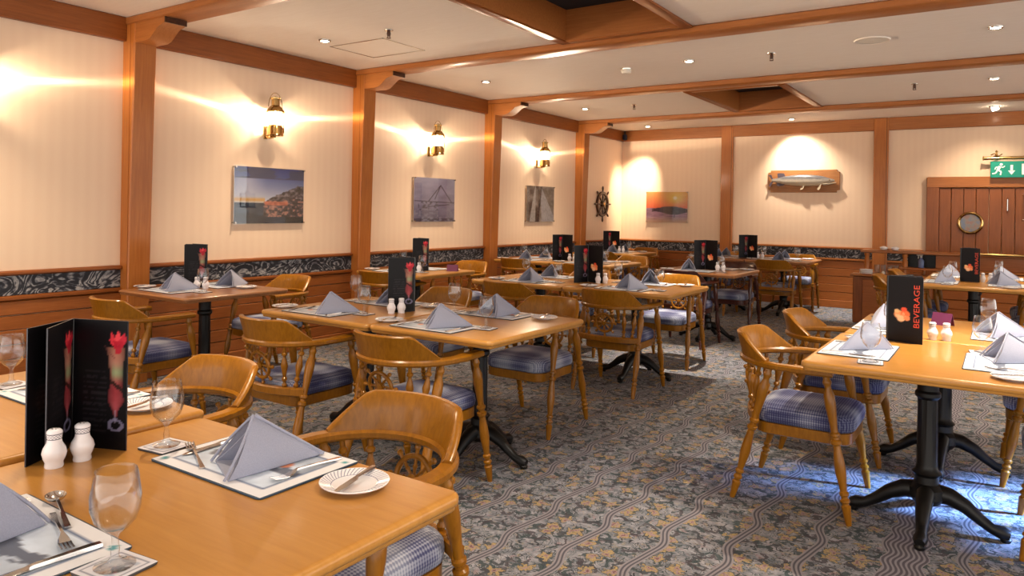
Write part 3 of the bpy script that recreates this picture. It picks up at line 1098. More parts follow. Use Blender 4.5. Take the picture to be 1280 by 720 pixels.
# ---- pedestal table
b = MB()
b.lathe([(0.10, 0.05), (0.13, 0.075), (0.17, 0.072), (0.19, 0.05), (0.22, 0.048), (0.235, 0.06), (0.25, 0.045), (0.27, 0.042), (0.56, 0.04), (0.575, 0.052), (0.59, 0.052), (0.60, 0.043), (0.68, 0.043), (0.69, 0.06), (0.705, 0.06)], 24, flute=(0.262, 0.57))
ME_POST = b.mesh('pedestal_post', M['iron'])
b = MB(); b.cbox(-0.22, 0.22, -0.03, 0.03, 0.695, 0.711, 0.004); b.cbox(-0.03, 0.03, -0.22, 0.22, 0.695, 0.7105, 0.004)
ME_SPIDER = b.mesh('top_spider', M['iron'])
b = MB()
path = [(0.035, 0.15), (0.09, 0.145), (0.15, 0.115), (0.20, 0.075), (0.245, 0.045), (0.285, 0.036), (0.31, 0.03)]
rad = [0.042, 0.038, 0.031, 0.025, 0.022, 0.029, 0.020]
b.tube([(r_, 0, z_) for r_, z_ in path], rad, 10)
b.lathe([(0, 0.018), (0.014, 0.024), (0.022, 0.016)], 12, mat=Matrix.Translation((0.295, 0, 0)))
ME_CLAW = b.mesh('pedestal_foot', M['iron'])


def table(x0, x1, y0, y1, label, mat='oak_table', dz=0.0, thick=0.04, foot_rot=0.0):
    w, d = x1 - x0, y1 - y0
    t = thing('dining_table', label, 'table', ((x0 + x1) / 2, (y0 + y1) / 2, 0), 0, 'pedestal dining tables')
    b = MB()
    zb, zt = T_Z - thick + dz, T_Z + dz
    b.slab(rounded(w - 0.004, d - 0.004, 0.03, 4), [(0.012, zb), (0.008, zb + 0.004), (0.008, zb + 0.011), (0.003, zb + 0.014), (0.0, zb + 0.020), (0.0, zt - 0.010), (0.003, zt - 0.004), (0.010, zt - 0.0005), (0.014, zt)])
    b.obj('table_top', M[mat], t, ang=50)
    put('pedestal_post', ME_POST, t)
    put('top_spider', ME_SPIDER, t)
    for k in range(4):
        put('pedestal_foot', ME_CLAW, t, (0, 0, 0), (0, 0, foot_rot + k * PI / 2))
    return t


TB = {}


def tb(key, x0, x1, y0, y1, phrase, **kw):
    TB[key] = (x0, x1, y0, y1, phrase)
    mt = kw.get('mat', 'oak_table')
    tone = 'brown' if mt == 'brown_table' else 'golden oak'
    table(x0, x1, y0, y1, tone + ' pedestal table, ' + phrase, **kw)


tb('N1', -1.952, -0.975, 0.40, 1.285, 'nearest one in the foreground')
tb('N2', -2.93, -1.956, 0.41, 1.31, 'foreground one cut by the left edge', dz=0.012)
tb('C1', -3.70, -2.80, 2.80, 3.72, 'left half of the middle pair')
tb('C2', -2.797, -1.99, 2.80, 3.74, 'right half of the middle pair')
tb('W1', -5.317, -4.46, 2.80, 3.65, 'under the blue harbour picture', mat='brown_table', thick=0.034)
tb('W2', -5.317, -4.46, 5.14, 6.0, 'under the grey boat picture')
tb('W3', -5.36, -4.535, 7.55, 8.42, 'under the grey sails picture')
tb('V3', -4.53, -3.705, 7.55, 8.42, 'joined right of the sails picture one')
tb('W4', -5.33, -4.50, 9.9, 10.78, 'in the far left corner by the ship wheel')
tb('D1', -3.95, -3.02, 5.22, 6.12, 'left half of the pair behind the middle')
tb('D2', -3.016, -2.07, 5.22, 6.12, 'right half of the pair behind the middle')
tb('F1', -3.14, -2.25, 7.42, 8.34, 'small one with dark chairs', mat='brown_table')
tb('F2', -3.76, -2.935, 10.05, 10.95, 'left of the pair below the mounted fish', mat='brown_table')
tb('F3', -2.93, -2.105, 10.05, 10.95, 'right of the pair below the mounted fish', mat='brown_table')
tb('R1', -0.715, 0.175, 3.27, 4.22, 'front one at the right edge')
tb('R2', -0.705, 0.175, 4.223, 5.17, 'rear one joined to the right edge table')
tb('G1', -0.66, 0.20, 7.72, 8.62, 'front of the pair by the plank door')
tb('G2', -0.66, 0.20, 8.625, 9.48, 'rear of the pair by the plank door')

# ---- chairs: (x, y, facing, label)
UP, DN, RT, LT = 0, PI, -PI / 2, PI / 2
chair(-1.50, 1.455, DN, 'honey oak captain chair nearest the camera, back to the room')
chair(-2.44, 1.45, DN, 'bright honey chair behind the foreground left table')
chair(-3.24, 2.72, UP, 'honey chair at the middle pair, near side left')
chair(-2.41, 2.76, UP, 'honey chair at the middle pair, near side right')
chair(-3.40, 4.02, DN, 'honey chair at the middle pair, far side left', )
chair(-2.52, 4.02, DN, 'honey chair at the middle pair, far side right, seat pulled out')
chair(-4.62, 2.62, UP, 'honey chair by the left post, near side of the harbour picture table')
chair(-5.0, 3.90, DN, 'honey chair at the far side of the harbour picture table')
chair(-4.86, 5.18, UP, 'honey chair at the near side of the boat picture table')
chair(-5.0, 6.42, DN, 'honey chair at the far side of the boat picture table')
chair(-4.95, 7.66, UP, 'honey chair at the near side of the sails picture table')
chair(-3.92, 7.42, UP, 'honey chair at the near side of the table joined right of the sails picture')
chair(-4.95, 8.78, DN, 'honey chair at the far side of the sails picture table')
chair(-4.10, 8.80, DN, 'honey chair at the far side of the table joined right of the sails picture')
chair(-4.92, 9.92, UP, 'honey chair at the near side of the corner table')
chair(-4.92, 11.10, DN, 'honey chair at the far side of the corner table, under the sunset')
chair(-3.40, 5.18, UP, 'honey chair behind the middle, near side left of its pair')
chair(-2.49, 5.22, UP, 'honey chair behind the middle, near side right, wheel back showing')
chair(-3.45, 6.38, DN, 'honey chair behind the middle, far side left of its pair')
chair(-2.55, 6.40, DN, 'bright honey chair behind the middle, far side right of its pair')
chair(-2.76, 7.42, UP, 'dark mahogany chair at the near side of the small dark-chaired table', 'dark')
chair(-2.66, 8.66, DN, 'dark mahogany chair at the far side of the small dark-chaired table', 'dark')
chair(-2.48, 9.96, UP, 'honey chair before the fish pair, near side right')
chair(-3.35, 9.98, UP, 'honey chair before the fish pair, near side left')
chair(-2.50, 11.20, DN, 'honey chair behind the fish pair, right, against the far wall')
chair(-3.35, 11.20, DN, 'honey chair behind the fish pair, left, against the far wall')
chair(-0.805, 3.80, RT, 'honey chair facing the right edge table, nearer of two')
chair(-0.80, 4.70, RT, 'honey chair facing the right edge table, farther of two')
chair(0.335, 3.86, LT, 'honey chair at the right frame edge, nearer, mostly cut off')
chair(0.265, 4.78, LT, 'honey chair at the right frame edge, farther, behind the table')
chair(-0.78, 8.17, RT, 'honey chair left of the door pair, nearer of two')
chair(-0.74, 9.07, RT, 'honey chair left of the door pair, farther of two')
chair(0.32, 8.17, LT, 'honey chair right of the door pair, nearer, dark seat showing')
chair(0.32, 9.07, LT, 'honey chair right of the door pair, farther of two')

# ================================================================== TABLEWARE MODELS
# placemat print: pale sheet with a blue framed harbour sketch
def mat_fn(u, v):
    c = np.ones(u.shape + (3,)) * np.array([226, 228, 234.])
    n = fbm(u * 9, v * 7)
    inb = (u > .09) & (u < .91) & (v > .12) & (v < .88)
    sky = (v > .5)
    c = np.where((inb & sky)[..., None], np.array([202, 216, 234.]) + (n[..., None] - .5) * 60, c)
    c = np.where((inb & ~sky)[..., None], np.array([186, 198, 214.]) + (n[..., None] - .5) * 60, c)
    c = blend(c, (inb & (np.abs(v - .5 - .1 * fbm(u * 6, u * 0 + 2)) < .07) & (n > .42)) * .9, (90, 96, 112))
    c = blend(c, (np.hypot((u - .28) * 1.4, v - .42) < .06) * 1., (226, 150, 120))
    edge = np.minimum(np.minimum(u - .09, .91 - u), np.minimum((v - .12) * .7, (.88 - v) * .7))
    c = blend(c, (np.abs(edge) < .007) * 1., (98, 116, 150))
    for (x, y) in ((.045, .09), (.95, .92)):
        c = blend(c, (np.hypot((u - x) * 1.4, v - y) < .035) * .9, (60, 150, 160))
    return c


ME_MAT = MB().slab(rounded(0.42, 0.29, 0.014, 3), [(0.002, 0), (0, 0.001), (0, 0.0036), (0.001, 0.0042)]).mesh('mat_board', M['mat_edge'])
ME_MATP = print_grid(56, 40, 0.412, 0.282, mat_fn, 0.0045)


def coaster_fn(u, v):
    c = np.ones(u.shape + (3,)) * np.array([222, 222, 230.])
    e = np.minimum(np.minimum(u, 1 - u), np.minimum(v, 1 - v))
    c = blend(c, (np.abs(e - .11) < .02) * .9, (120, 126, 146))
    c = blend(c, ((e > .2) & (fbm(u * 8, v * 8) > .55)) * .5, (150, 170, 196))
    return c


ME_COAST = MB().slab(rounded(0.10, 0.10, 0.012, 3), [(0.001, 0), (0, 0.001), (0, 0.0034), (0.001, 0.004)]).mesh('coaster_board', M['cork'])
ME_COASTP = print_grid(28, 28, 0.095, 0.095, coaster_fn, 0.0043)
b = MB()
gp = [(0.0, 0.0), (0.0005, 0.031), (0.003, 0.033), (0.006, 0.026), (0.010, 0.012), (0.018, 0.0065), (0.030, 0.0075), (0.038, 0.006), (0.050, 0.0055), (0.058, 0.010), (0.066, 0.021), (0.080, 0.033), (0.100, 0.0395),
      (0.120, 0.0405), (0.145, 0.0365), (0.163, 0.0335), (0.165, 0.0325), (0.163, 0.0318), (0.145, 0.0348), (0.120, 0.0388), (0.100, 0.0378), (0.080, 0.031), (0.066, 0.018), (0.062, 0.002)]
ME_GLASS = b.lathe(gp, 28).mesh('goblet', M['glass'], ang=60)
b = MB()
ME_PLATE = b.lathe([(0, 0.042), (0.003, 0.044), (0.006, 0.055), (0.012, 0.0765), (0.0145, 0.0775), (0.0155, 0.0765), (0.0105, 0.060), (0.0075, 0.050), (0.0062, 0.046), (0.006, 0.001)], 40).mesh('plate', M['plate'], ang=60)

# napkin: pyramid fold, tip towards the diner (-Y), open end at +Y
def napkin_mesh(wid=0.10, hgt=0.118, ln=0.20, lean=0.0):
    b = MB()
    A = Vector((lean, ln * .10, hgt)); T = Vector((0, -ln * .58, 0.004))
    for sgn in (1, -1):
        Lf = Vector((sgn * wid * .62, ln * .42, 0.003))
        for lay, sc in ((0, 1.0), (1, 0.86)):
            n = 9
            rows = []
            for i in range(n + 1):
                u = i / n
                row = []
                for j in range(n + 1):
                    w_ = j / n
                    top = T.lerp(A, u)
                    bot = T.lerp(Lf, u)
                    if lay: top = T.lerp(A * sc + Vector((0, 0.0, 0.0)), u)
                    p = top.lerp(bot, w_)
                    bul = math.sin(PI * w_) * math.sin(PI * min(1, u * 1.0) * .5) * 0.012
                    p = p + Vector((sgn * bul * (1 if not lay else -0.3), 0.006 * math.sin(3 * w_ + 2 * u), 0))
                    p.x += sgn * 0.0022 - (sgn * 0.006 if lay else 0)
                    p.z = max(p.z, 0.002)
                    row.append(p)
                rows.append(row)
            th = Vector((sgn * -0.0025, 0, -0.0005))
            vs, fs = [], []
            for off in (Vector(), th):
                for row in rows: vs += [tuple(p + off) for p in row]
            m = n + 1
            q0 = m * m
            for i in range(n):
                for j in range(n):
                    a = i * m + j
                    f1 = (a, a + 1, a + m + 1, a + m)
                    f2 = (q0 + a, q0 + a + m, q0 + a + m + 1, q0 + a + 1)
                    fs += [f1, f2]
            for i in range(n):
                for (a, c) in ((i * m, (i + 1) * m), (i * m + n, (i + 1) * m + n), (i, i + 1), (n * m + i, n * m + i + 1)):
                    fs.append((a, c, q0 + c, q0 + a))
            b.add(vs, fs)
    # rounded fold along the ridge and rolled hems at the open end
    b.tube([tuple(T.lerp(A, k / 8)) for k in range(9)], [0.0035] * 8 + [0.005], 8)
    for sgn in (1, -1):
        Lf = Vector((sgn * wid * .62, ln * .42, 0.003))
        b.tube([tuple(A.lerp(Lf, k / 8) + Vector((sgn * 0.012 * math.sin(PI * k / 8), 0.004, 0))) for k in range(9)], 0.0035, 6)
    # flat layer lying under the tent
    b.slab(lambda ins: [(-wid * .6, ln * .40), (0, -ln * .58 + .01), (wid * .6, ln * .40)], [(0, 0.0), (0, 0.004)])
    return b.mesh('napkin_fold', M['linen'], ang=60)


NAPS = [napkin_mesh(0.125, 0.120, 0.245), napkin_mesh(0.14, 0.122, 0.255, 0.008), napkin_mesh(0.12, 0.115, 0.225, -0.008)]


def cutlery(kind):
    b = MB()
    def blade(stas):
        loops = []
        for y, w_, z, th in stas:
            loops.append([(-w_, y, z), (w_, y, z), (w_ * .8, y, z + th), (-w_ * .8, y, z + th)])
        b.loft(loops)
    if kind == 'fork':
        blade([(-0.10, .0065, .001, .003), (-0.085, .0062, .001, .0035), (-0.03, .0032, .006, .003), (0.03, .003, .009, .003), (0.045, .009, .005, .002), (0.06, .011, .002, .002)])
        for k in range(4):
            x = -0.0093 + k * 0.0062
            b.loft([[(x - .0018, y, z), (x + .0018, y, z), (x + .0012, y, z + .0018), (x - .0012, y, z + .0018)] for y, z in ((.058, .002), (.075, .003), (.098, .007))])
    elif kind == 'knife':
        blade([(-0.11, .008, .001, .006), (-0.09, .0085, .001, .007), (-0.0, .0055, .002, .006), (0.005, .006, .002, .005), (0.01, .009, .003, .0018), (0.06, .0105, .003, .0015), (0.095, .008, .003, .0013), (0.11, .001, .003, .001)])
    elif kind == 'butter':
        blade([(-0.085, .006, .004, .004), (-0.07, .0062, .004, .005), (-0.01, .0036, .006, .0036), (0.0, .0075, .005, .0016), (0.05, .009, .004, .0014), (0.075, .005, .004, .0012)])
    else:
        blade([(-0.095, .0065, .001, .003), (-0.08, .0062, .001, .0035), (-0.02, .003, .008, .003), (0.035, .003, .010, .003), (0.045, .004, .009, .003)])
        prof = []
        seg = 18
        loops = []
        for s, z in ((1.0, .012), (0.98, .009), (0.8, .0045), (0.5, .0015), (0.0, .0005), (0.5, .003), (0.8, .0062), (0.95, .0105)):
            loops.append([(0.0195 * s * math.cos(2 * PI * k / seg), 0.066 + 0.025 * s * math.sin(2 * PI * k / seg), z + .001) for k in range(seg)])
        b.loft(loops, False, False, closed=True)
    return b.mesh(kind, M['steel'])


CUT = {k: cutlery(k) for k in ('fork', 'knife', 'butter', 'spoon')}
sk = [(0, .019), (.004, .0205), (.012, .019), (.022, .0235), (.034, .0265), (.046, .0235), (.058, .0165), (.065, .0155), (.081, .017), (.085, .0165), (.089, .012), (.0905, .002)]
ME_SHAKE = MB().lathe(sk, 28).mesh('shaker_body', M['shaker'], ang=60)
b = MB()
for k in range(5):
    a = 2 * PI * k / 5
    b.lathe([(0, .0014), (.0012, .0014)], 6, mat=Matrix.Translation((.006 * math.cos(a), .006 * math.sin(a), .0895)))
ME_HOLES = b.mesh('shaker_holes', M['iron'])

# menu leaves: a tall black folded card with a fruit cover on one face and a cocktail on the other
LW_, LH = 0.158, 0.325


def cover_fn(u, v):
    c = np.ones(u.shape + (3,)) * np.array([20, 16, 18.])
    # bowl of fruit low on the cover
    for (x, y, r, rgb) in ((.32, .42, .16, (246, 166, 110)), (.50, .43, .15, (240, 120, 70)), (.38, .36, .13, (250, 196, 150)), (.46, .50, .09, (240, 90, 60)), (.26, .47, .08, (252, 200, 140)), (.55, .37, .10, (246, 150, 100))):
        c = blend(c, (1 - np.hypot((u - x), (v - y) * 2.4) / r) * 6, rgb)
    c = blend(c, ((fbm(u * 16, v * 30) > .62) & (np.hypot(u - .35, (v - .4) * 2.4) < .16)) * .5, (250, 220, 180))
    c = blend(c, ((v < .335) & (v > .325) & (u < .58)) * .6, (90, 60, 50))
    return c


def drink_fn(u, v):
    c = np.ones(u.shape + (3,)) * np.array([16, 14, 17.])
    x0 = .80
    w_ = np.interp(v, [.24, .30, .38, .50, .62, .76, .80], [.02, .05, .15, .115, .12, .16, .16])
    body = (v > .25) & (v < .79) & (np.abs(u - x0) < w_)
    n = fbm(u * 5, v * 9)
    top = np.clip((v - .48) * 8, 0, 1)[..., None]
    bc = np.array([150, 56, 62.]) * (1 - top) + np.array([168, 110, 92.]) * top
    bc = bc + (n[..., None] - .5) * 70
    bc = blend(bc, np.exp(-((v - .60) / .05) ** 2) * (u > .72), (150, 160, 120))
    bc = bc * (0.55 + 0.45 * np.clip(1 - np.abs(u - x0) / np.maximum(w_, .01), 0, 1) ** .5)[..., None]
    c = np.where(body[..., None], bc, c)
    c = blend(c, (body & (np.abs(v - .50 + (u - .8) * .3) < .018)) * .9, (40, 24, 20))
    # red flower garnish
    for (px_, py_, tx, rgb) in ((.74, .845, -.5, (206, 52, 64)), (.83, .865, 0.05, (222, 70, 78)), (.92, .85, .45, (190, 40, 58))):
        dx, dy = u - px_ - tx * (v - py_), (v - py_) * 1.75
        c = blend(c, (1 - (np.abs(dx) / .075 + np.abs(dy) / .125)) * 8, rgb)
    c = blend(c, ((np.abs(u - .83) < .10 * np.clip(1 - (.84 - v) * 6, 0, 1)) & (v < .84) & (v > .74)) * .9, (176, 30, 48))
    c = blend(c, (np.abs(seg_d(u, v, (.58, .80), (.78, .70))) < .006) * .6, (110, 60, 60))
    # stem and foot of the glass
    c = blend(c, ((np.abs(u - .80) < .018) & (v > .2) & (v < .31)) * .7, (150, 140, 160))
    c = blend(c, (np.abs(np.hypot(u - .80, (v - .19) * 3) - .12) < .03) * .8, (140, 136, 170))
    # lines of faint small print
    ln = (np.sin(v * 150) > .3) & (u > .2) & (u < .62) & (v > .12) & (v < .62) & (fbm(u * 30, v * 60) > .42)
    c = blend(c, ln * .22, (120, 112, 118))
    return c


b = MB(); b.box(0.004, 0.004 + LW_, -0.0016, 0.0016, 0, LH)
ME_LEAF = b.mesh('menu_leaf', plain('menu card edge', (60, 58, 64), 0.3), smooth=False)
ROT_F = Matrix.Translation((0.004 + LW_ / 2, -0.0019, LH / 2)) @ Matrix.Rotation(PI / 2, 4, 'X')
ROT_B = Matrix.Translation((0.004 + LW_ / 2, 0.0019, LH / 2)) @ Matrix.Rotation(PI, 4, 'Z') @ Matrix.Rotation(PI / 2, 4, 'X')
ME_COVER = print_grid(34, 80, LW_ - .001, LH - .001, cover_fn); ME_COVER.transform(ROT_F)
ME_DRINK = print_grid(34, 80, LW_ - .001, LH - .001, drink_fn); ME_DRINK.transform(ROT_B)
ME_DRINKF = print_grid(34, 80, LW_ - .001, LH - .001, drink_fn); ME_DRINKF.transform(ROT_F)
ME_TITLE = text_mesh('BEVERAGE', 0.037)
ME_TITLE.transform(Matrix.Translation((0.004 + LW_ * 0.83, -0.0024, LH * 0.555)) @ Matrix.Rotation(PI / 2, 4, 'X') @ Matrix.Rotation(PI / 2, 4, 'Z') @ Matrix.Scale(1.22, 4, (1, 0, 0)))
ME_TITLE.materials.append(M['red_ink'])
b = MB(); b.lathe([(0, .0045), (LH, .0045)], 8)
ME_SPINE = b.mesh('menu_spine', M['black_card'])


def menu(x, y, rot, label, angles=(0, 120, 240), title=False):
    """angles of the leaves about the spine, in degrees; leaf 0 shows the cover on its right-hand face"""
    t = thing('menu_stand', label, 'menu', (x, y, T_Z), R(rot), 'drinks menus on the tables')
    put('menu_spine', ME_SPINE, t)
    for k, a in enumerate(angles):
        lf = put('menu_leaf', ME_LEAF, t, (0, 0, 0), (0, 0, R(a)))
        if k != 1:
            put('cover_print', ME_COVER, lf)
            if title: put('lettering', ME_TITLE, lf)
        else:
            put('drink_print', ME_DRINKF, lf)
        put('drink_print', ME_DRINK, lf)
    return t


def shakers(x, y, ang, where, dz=0.0):
    for k, s in ((0, 'left'), (1, 'right')):
        o = thing('shaker', 'white china shaker with lattice collar, %s of the pair, %s' % (s, where), 'shaker',
                  (x + (k - .5) * .062 * math.cos(ang), y + (k - .5) * .062 * math.sin(ang), T_Z + dz), 0, 'salt and pepper shakers')
        put('shaker_body', ME_SHAKE, o)
        put('shaker_holes', ME_HOLES, o)


seat_n = [0]


def setting(cx, cy, rot, where, cut=True, dz=0.0, nap=(0.03, 0.0, 0.0), nv=0, plate=(-0.31, -0.03), glass=(0.27, 0.065), full=True, mat=True):
    """one place: local +Y points to the middle of the table, the diner sits at -Y"""
    c, s = math.cos(rot), math.sin(rot)
    z = T_Z + dz
    P = lambda u, v, h=0.0: (cx + c * u - s * v, cy + s * u + c * v, z + h)
    if mat:
        m = thing('placemat', 'pale blue printed placemat, ' + where, 'placemat', P(0, 0), rot, 'placemats')
        put('mat_board', ME_MAT, m); put('mat_print', ME_MATP, m)
    zn = 0.0047 if mat else 0.0
    if nap is not None:
        o = tag(put('napkin', NAPS[nv], None, P(nap[0], nap[1], zn), (0, 0, rot + nap[2])), 'blue grey folded linen napkin, ' + where, 'napkin', 'folded napkins')
    if glass is not None:
        k = thing('coaster', 'square pale coaster, ' + where, 'coaster', P(glass[0], glass[1]), rot + 0.12, 'coasters')
        put('coaster_board', ME_COAST, k); put('coaster_print', ME_COASTP, k)
        tag(put('goblet', ME_GLASS, None, P(glass[0], glass[1], 0.0046)), 'clear stemmed water glass, ' + where, 'glass', 'water glasses')
    if plate is not None:
        tag(put('side_plate', ME_PLATE, None, P(plate[0], plate[1])), 'white side plate with swirl rim, ' + where, 'plate', 'side plates')
        tag(put('butter_knife', CUT['butter'], None, P(plate[0], plate[1], 0.012), (0, 0, rot + 0.25)), 'butter knife on the side plate, ' + where, 'knife', 'butter knives')
    if cut:
        tag(put('fork', CUT['fork'], None, P(-0.155, -0.03, zn), (0, 0, rot - 0.03)), 'steel fork left of the napkin, ' + where, 'fork', 'forks')
        tag(put('dinner_knife', CUT['knife'], None, P(0.165, -0.02, zn), (0, 0, rot + 0.04)), 'steel dinner knife right of the napkin, ' + where, 'knife', 'dinner knives')
        if full:
            tag(put('dinner_spoon', CUT['spoon'], None, P(0.135, 0.03, zn), (0, 0, rot + 0.1)), 'steel spoon right of the napkin, ' + where, 'spoon', 'spoons')


# ---- places
setting(-1.50, 1.13, PI, 'far place of the nearest table', nap=(-0.045, 0.005, -0.42), full=False)
setting(-1.50, 0.575, 0, 'camera side of the nearest table', nap=(-0.03, -0.03, 0.5), glass=(0.255, 0.085), cut=False)
tag(put('soup_spoon', CUT['spoon'], None, (-1.55, 0.712, T_Z + 0.006), (0, 0, 1.27)), 'round bowled soup spoon beside the napkin at the bottom left corner', 'spoon')
tag(put('dessert_fork', CUT['fork'], None, (-1.455, 0.668, T_Z + 0.0047), (0, 0, 1.27 - PI)), 'steel dessert fork by the soup spoon, bottom left corner', 'fork')
tag(put('dinner_knife', CUT['knife'], None, (-1.345, 0.575, T_Z + 0.0047), (0, 0, PI - 0.05)), 'steel dinner knife at the bottom left corner, broad handle away from camera', 'knife', 'dinner knives')
tag(put('dinner_fork', CUT['fork'], None, (-1.66, 0.60, T_Z + 0.0047), (0, 0, -0.1)), 'steel dinner fork left of the napkin at the bottom left corner', 'fork')
tag(put('dessert_fork', CUT['fork'], None, (-1.635, 1.06, T_Z + 0.0047), (0, 0, 1.15)), 'steel dessert fork crossing by the napkin, far place of the nearest table', 'fork')
setting(-2.45, 1.155, PI, 'foreground left table', dz=0.012, nap=(-0.13, 0.02, 0.4), plate=(-0.33, -0.05), full=False)
setting(-3.35, 2.99, 0, 'near place, left of the middle pair', nap=(0.10, 0.0, 2.35), full=False)
setting(-2.48, 2.99, 0, 'near place, right of the middle pair', nap=(0.06, 0.0, 2.35), glass=(0.25, 0.10), full=False)
setting(-3.30, 3.53, PI, 'far place, left of the middle pair', nap=(-0.02, 0, 0.2))
setting(-2.49, 3.56, PI, 'far place, right of the middle pair', nap=(-0.04, 0.02, -0.3), nv=1)
setting(-4.99, 3.03, 0, 'near place under the harbour picture', nap=(0.03, 0.03, PI - 0.3), nv=1, full=False)
setting(-5.05, 3.44, PI, 'far place under the harbour picture', nap=(-0.12, -0.06, 0.2), nv=1, full=False)
for key, nm, yn, yf, xo in (('W2', 'under the boat picture', 5.35, 5.80, 0), ('W3', 'under the sails picture', 7.75, 8.22, 0), ('V3', 'at the table joined right of the sails', 7.75, 8.22, 0), ('W4', 'at the far left corner table', 10.12, 10.56, 0)):
    xc = (TB[key][0] + TB[key][1]) / 2 - 0.06
    setting(xc, yn, 0, 'near place ' + nm, cut=False, nap=(0.05, 0, PI + 0.2), nv=1)
    setting(xc, yf, PI, 'far place ' + nm, cut=False, nap=(0.10 if key == 'W2' else -0.03, -0.02, 0.1), nv=2)
setting(-3.46, 5.41, 0, 'near place, left of the pair behind the middle', nap=(0.05, 0, PI - 0.2), nv=0, full=False)
setting(-2.53, 5.41, 0, 'near place, right of the pair behind the middle', nap=(0.06, 0.02, 2.6), nv=1, full=False)
setting(-3.50, 5.93, PI, 'far place, left of the pair behind the middle', nap=(0.02, 0, 0.1), nv=2, full=False)
setting(-2.54, 5.94, PI, 'far place, right of the pair behind the middle', nap=(0.02, -0.05, 0.4), nv=0, full=False)
setting(-2.75, 7.62, 0, 'near place of the dark-chaired table', cut=False, nap=(-0.1, 0.1, PI + 0.3), nv=0, plate=(-0.30, -0.02))
setting(-2.66, 8.14, PI, 'far place of the dark-chaired table', cut=False, nap=None)
for key, nm in (('F2', 'left of the fish pair'), ('F3', 'right of the fish pair')):
    xc = (TB[key][0] + TB[key][1]) / 2
    setting(xc - .05, 10.25, 0, 'near place, ' + nm, cut=False, nap=(0.06, 0, PI), nv=0)
    setting(xc - .05, 10.74, PI, 'far place, ' + nm, cut=False, nap=(0, 0, 0.2), nv=2)
setting(-0.545, 3.70, RT, 'left place at the right edge table', nap=(-0.04, 0.0, PI / 2 - 0.5), nv=1, glass=(0.285, 0.085), full=False)
setting(-0.545, 4.58, RT, 'left rear place at the right edge table', nap=(0.02, -0.02, PI / 2 - 0.2), nv=1)
setting(0.01, 3.72, LT, 'right place at the right edge table', nap=(0.10, -0.04, 0.3), nv=1, glass=(0.265, 0.085), full=False)
setting(0.01, 4.60, LT, 'right rear place at the right edge table', nap=(0.02, 0.0, 0.5), nv=1, glass=(0.27, 0.075), full=False)
for key, nm, yy in (('G1', 'front door pair', 8.17), ('G2', 'rear door pair', 9.05)):
    setting(-0.49, yy - .05, RT, 'left place, ' + nm, cut=False, nap=(0, 0.0, PI / 2 - .3), nv=1)
    setting(0.03, yy - .05, LT, 'right place, ' + nm, cut=False, nap=(0, 0.02, 0.5), nv=1)

# ---- menus and shakers
menu(-1.973, 0.93, 0, 'large black drinks menu standing on the nearest table', (-60, 22, -44))
shakers(-1.842, 0.862, R(88), 'before the nearest menu')


def view_angle(x, y):
    return math.degrees(math.atan2(-y, -x)) + 90     # direction that runs to the right as seen from the camera


def menu_text(x, y, label):      # text page with a cocktail faces us, spine at its right
    a = view_angle(x, y)
    menu(x, y, 0, label, (a + 130, a + 195, a + 160))


def menu_cover(x, y, label, title=False):      # cover to the right of the spine, cocktail page left of it
    a = view_angle(x, y)
    menu(x, y, 0, label, (a - 38, a + 222, a + 92), title)


menu_text(-2.945, 3.34, 'black drinks menu on the middle pair')
shakers(-2.975, 3.215, R(62), 'middle pair')
menu_text(-5.0, 3.31, 'black drinks menu under the harbour picture')
shakers(-4.93, 3.22, R(40), 'under the harbour picture')
menu_text(-4.78, 5.62, 'black drinks menu under the boat picture')
shakers(-4.82, 5.48, R(40), 'under the boat picture')
menu_cover(-3.03, 5.72, 'black drinks menu on the pair behind the middle')
shakers(-2.885, 5.70, R(30), 'pair behind the middle')
menu_cover(-4.62, 8.02, 'black drinks menu under the sails picture')
shakers(-4.46, 7.99, R(30), 'under the sails picture')
menu_cover(-5.08, 10.34, 'black drinks menu in the far left corner')
shakers(-4.9, 10.33, R(30), 'far left corner table')
menu_cover(-2.74, 7.93, 'black drinks menu on the dark-chaired table')
shakers(-2.56, 7.90, R(30), 'dark-chaired table')
menu_cover(-3.02, 10.52, 'black drinks menu left below the mounted fish')
shakers(-2.84, 10.5, R(30), 'fish pair')
menu(-0.478, 4.09, 0, 'black drinks menu with red upright title on the right edge table', (-11, 52, 26), True)
shakers(-0.262, 4.27, R(10), 'right edge table')
menu(-0.345, 8.36, 0, 'black drinks menu with red title on the door pair', (-8, 62, 36), True)
shakers(-0.13, 8.40, R(10), 'door pair')


# plum reserved cards
def tent(x, y, rot, label, w=0.09, h=0.055, dp=0.05):
    b = MB()
    t_ = 0.0015
    b.loft([[(-w / 2, -dp / 2, 0), (-w / 2, 0, h), (-w / 2, dp / 2, 0), (-w / 2, dp / 2 - t_ * 2, 0), (-w / 2, 0, h - t_ * 2), (-w / 2, -dp / 2 + t_ * 2, 0)],
            [(w / 2, -dp / 2, 0), (w / 2, 0, h), (w / 2, dp / 2, 0), (w / 2, dp / 2 - t_ * 2, 0), (w / 2, 0, h - t_ * 2), (w / 2, -dp / 2 + t_ * 2, 0)]])
    tag(b.obj('reserved_card', M['purple_card'], None, (x, y, T_Z), (0, 0, rot), smooth=False), label, 'card', 'plum tent cards')


tent(-4.58, 5.76, R(25), 'plum tent card on the table under the boat picture', 0.11, 0.065)
tent(-0.285, 4.88, R(-25), 'plum tent card behind the menu on the right edge table', 0.11, 0.07)

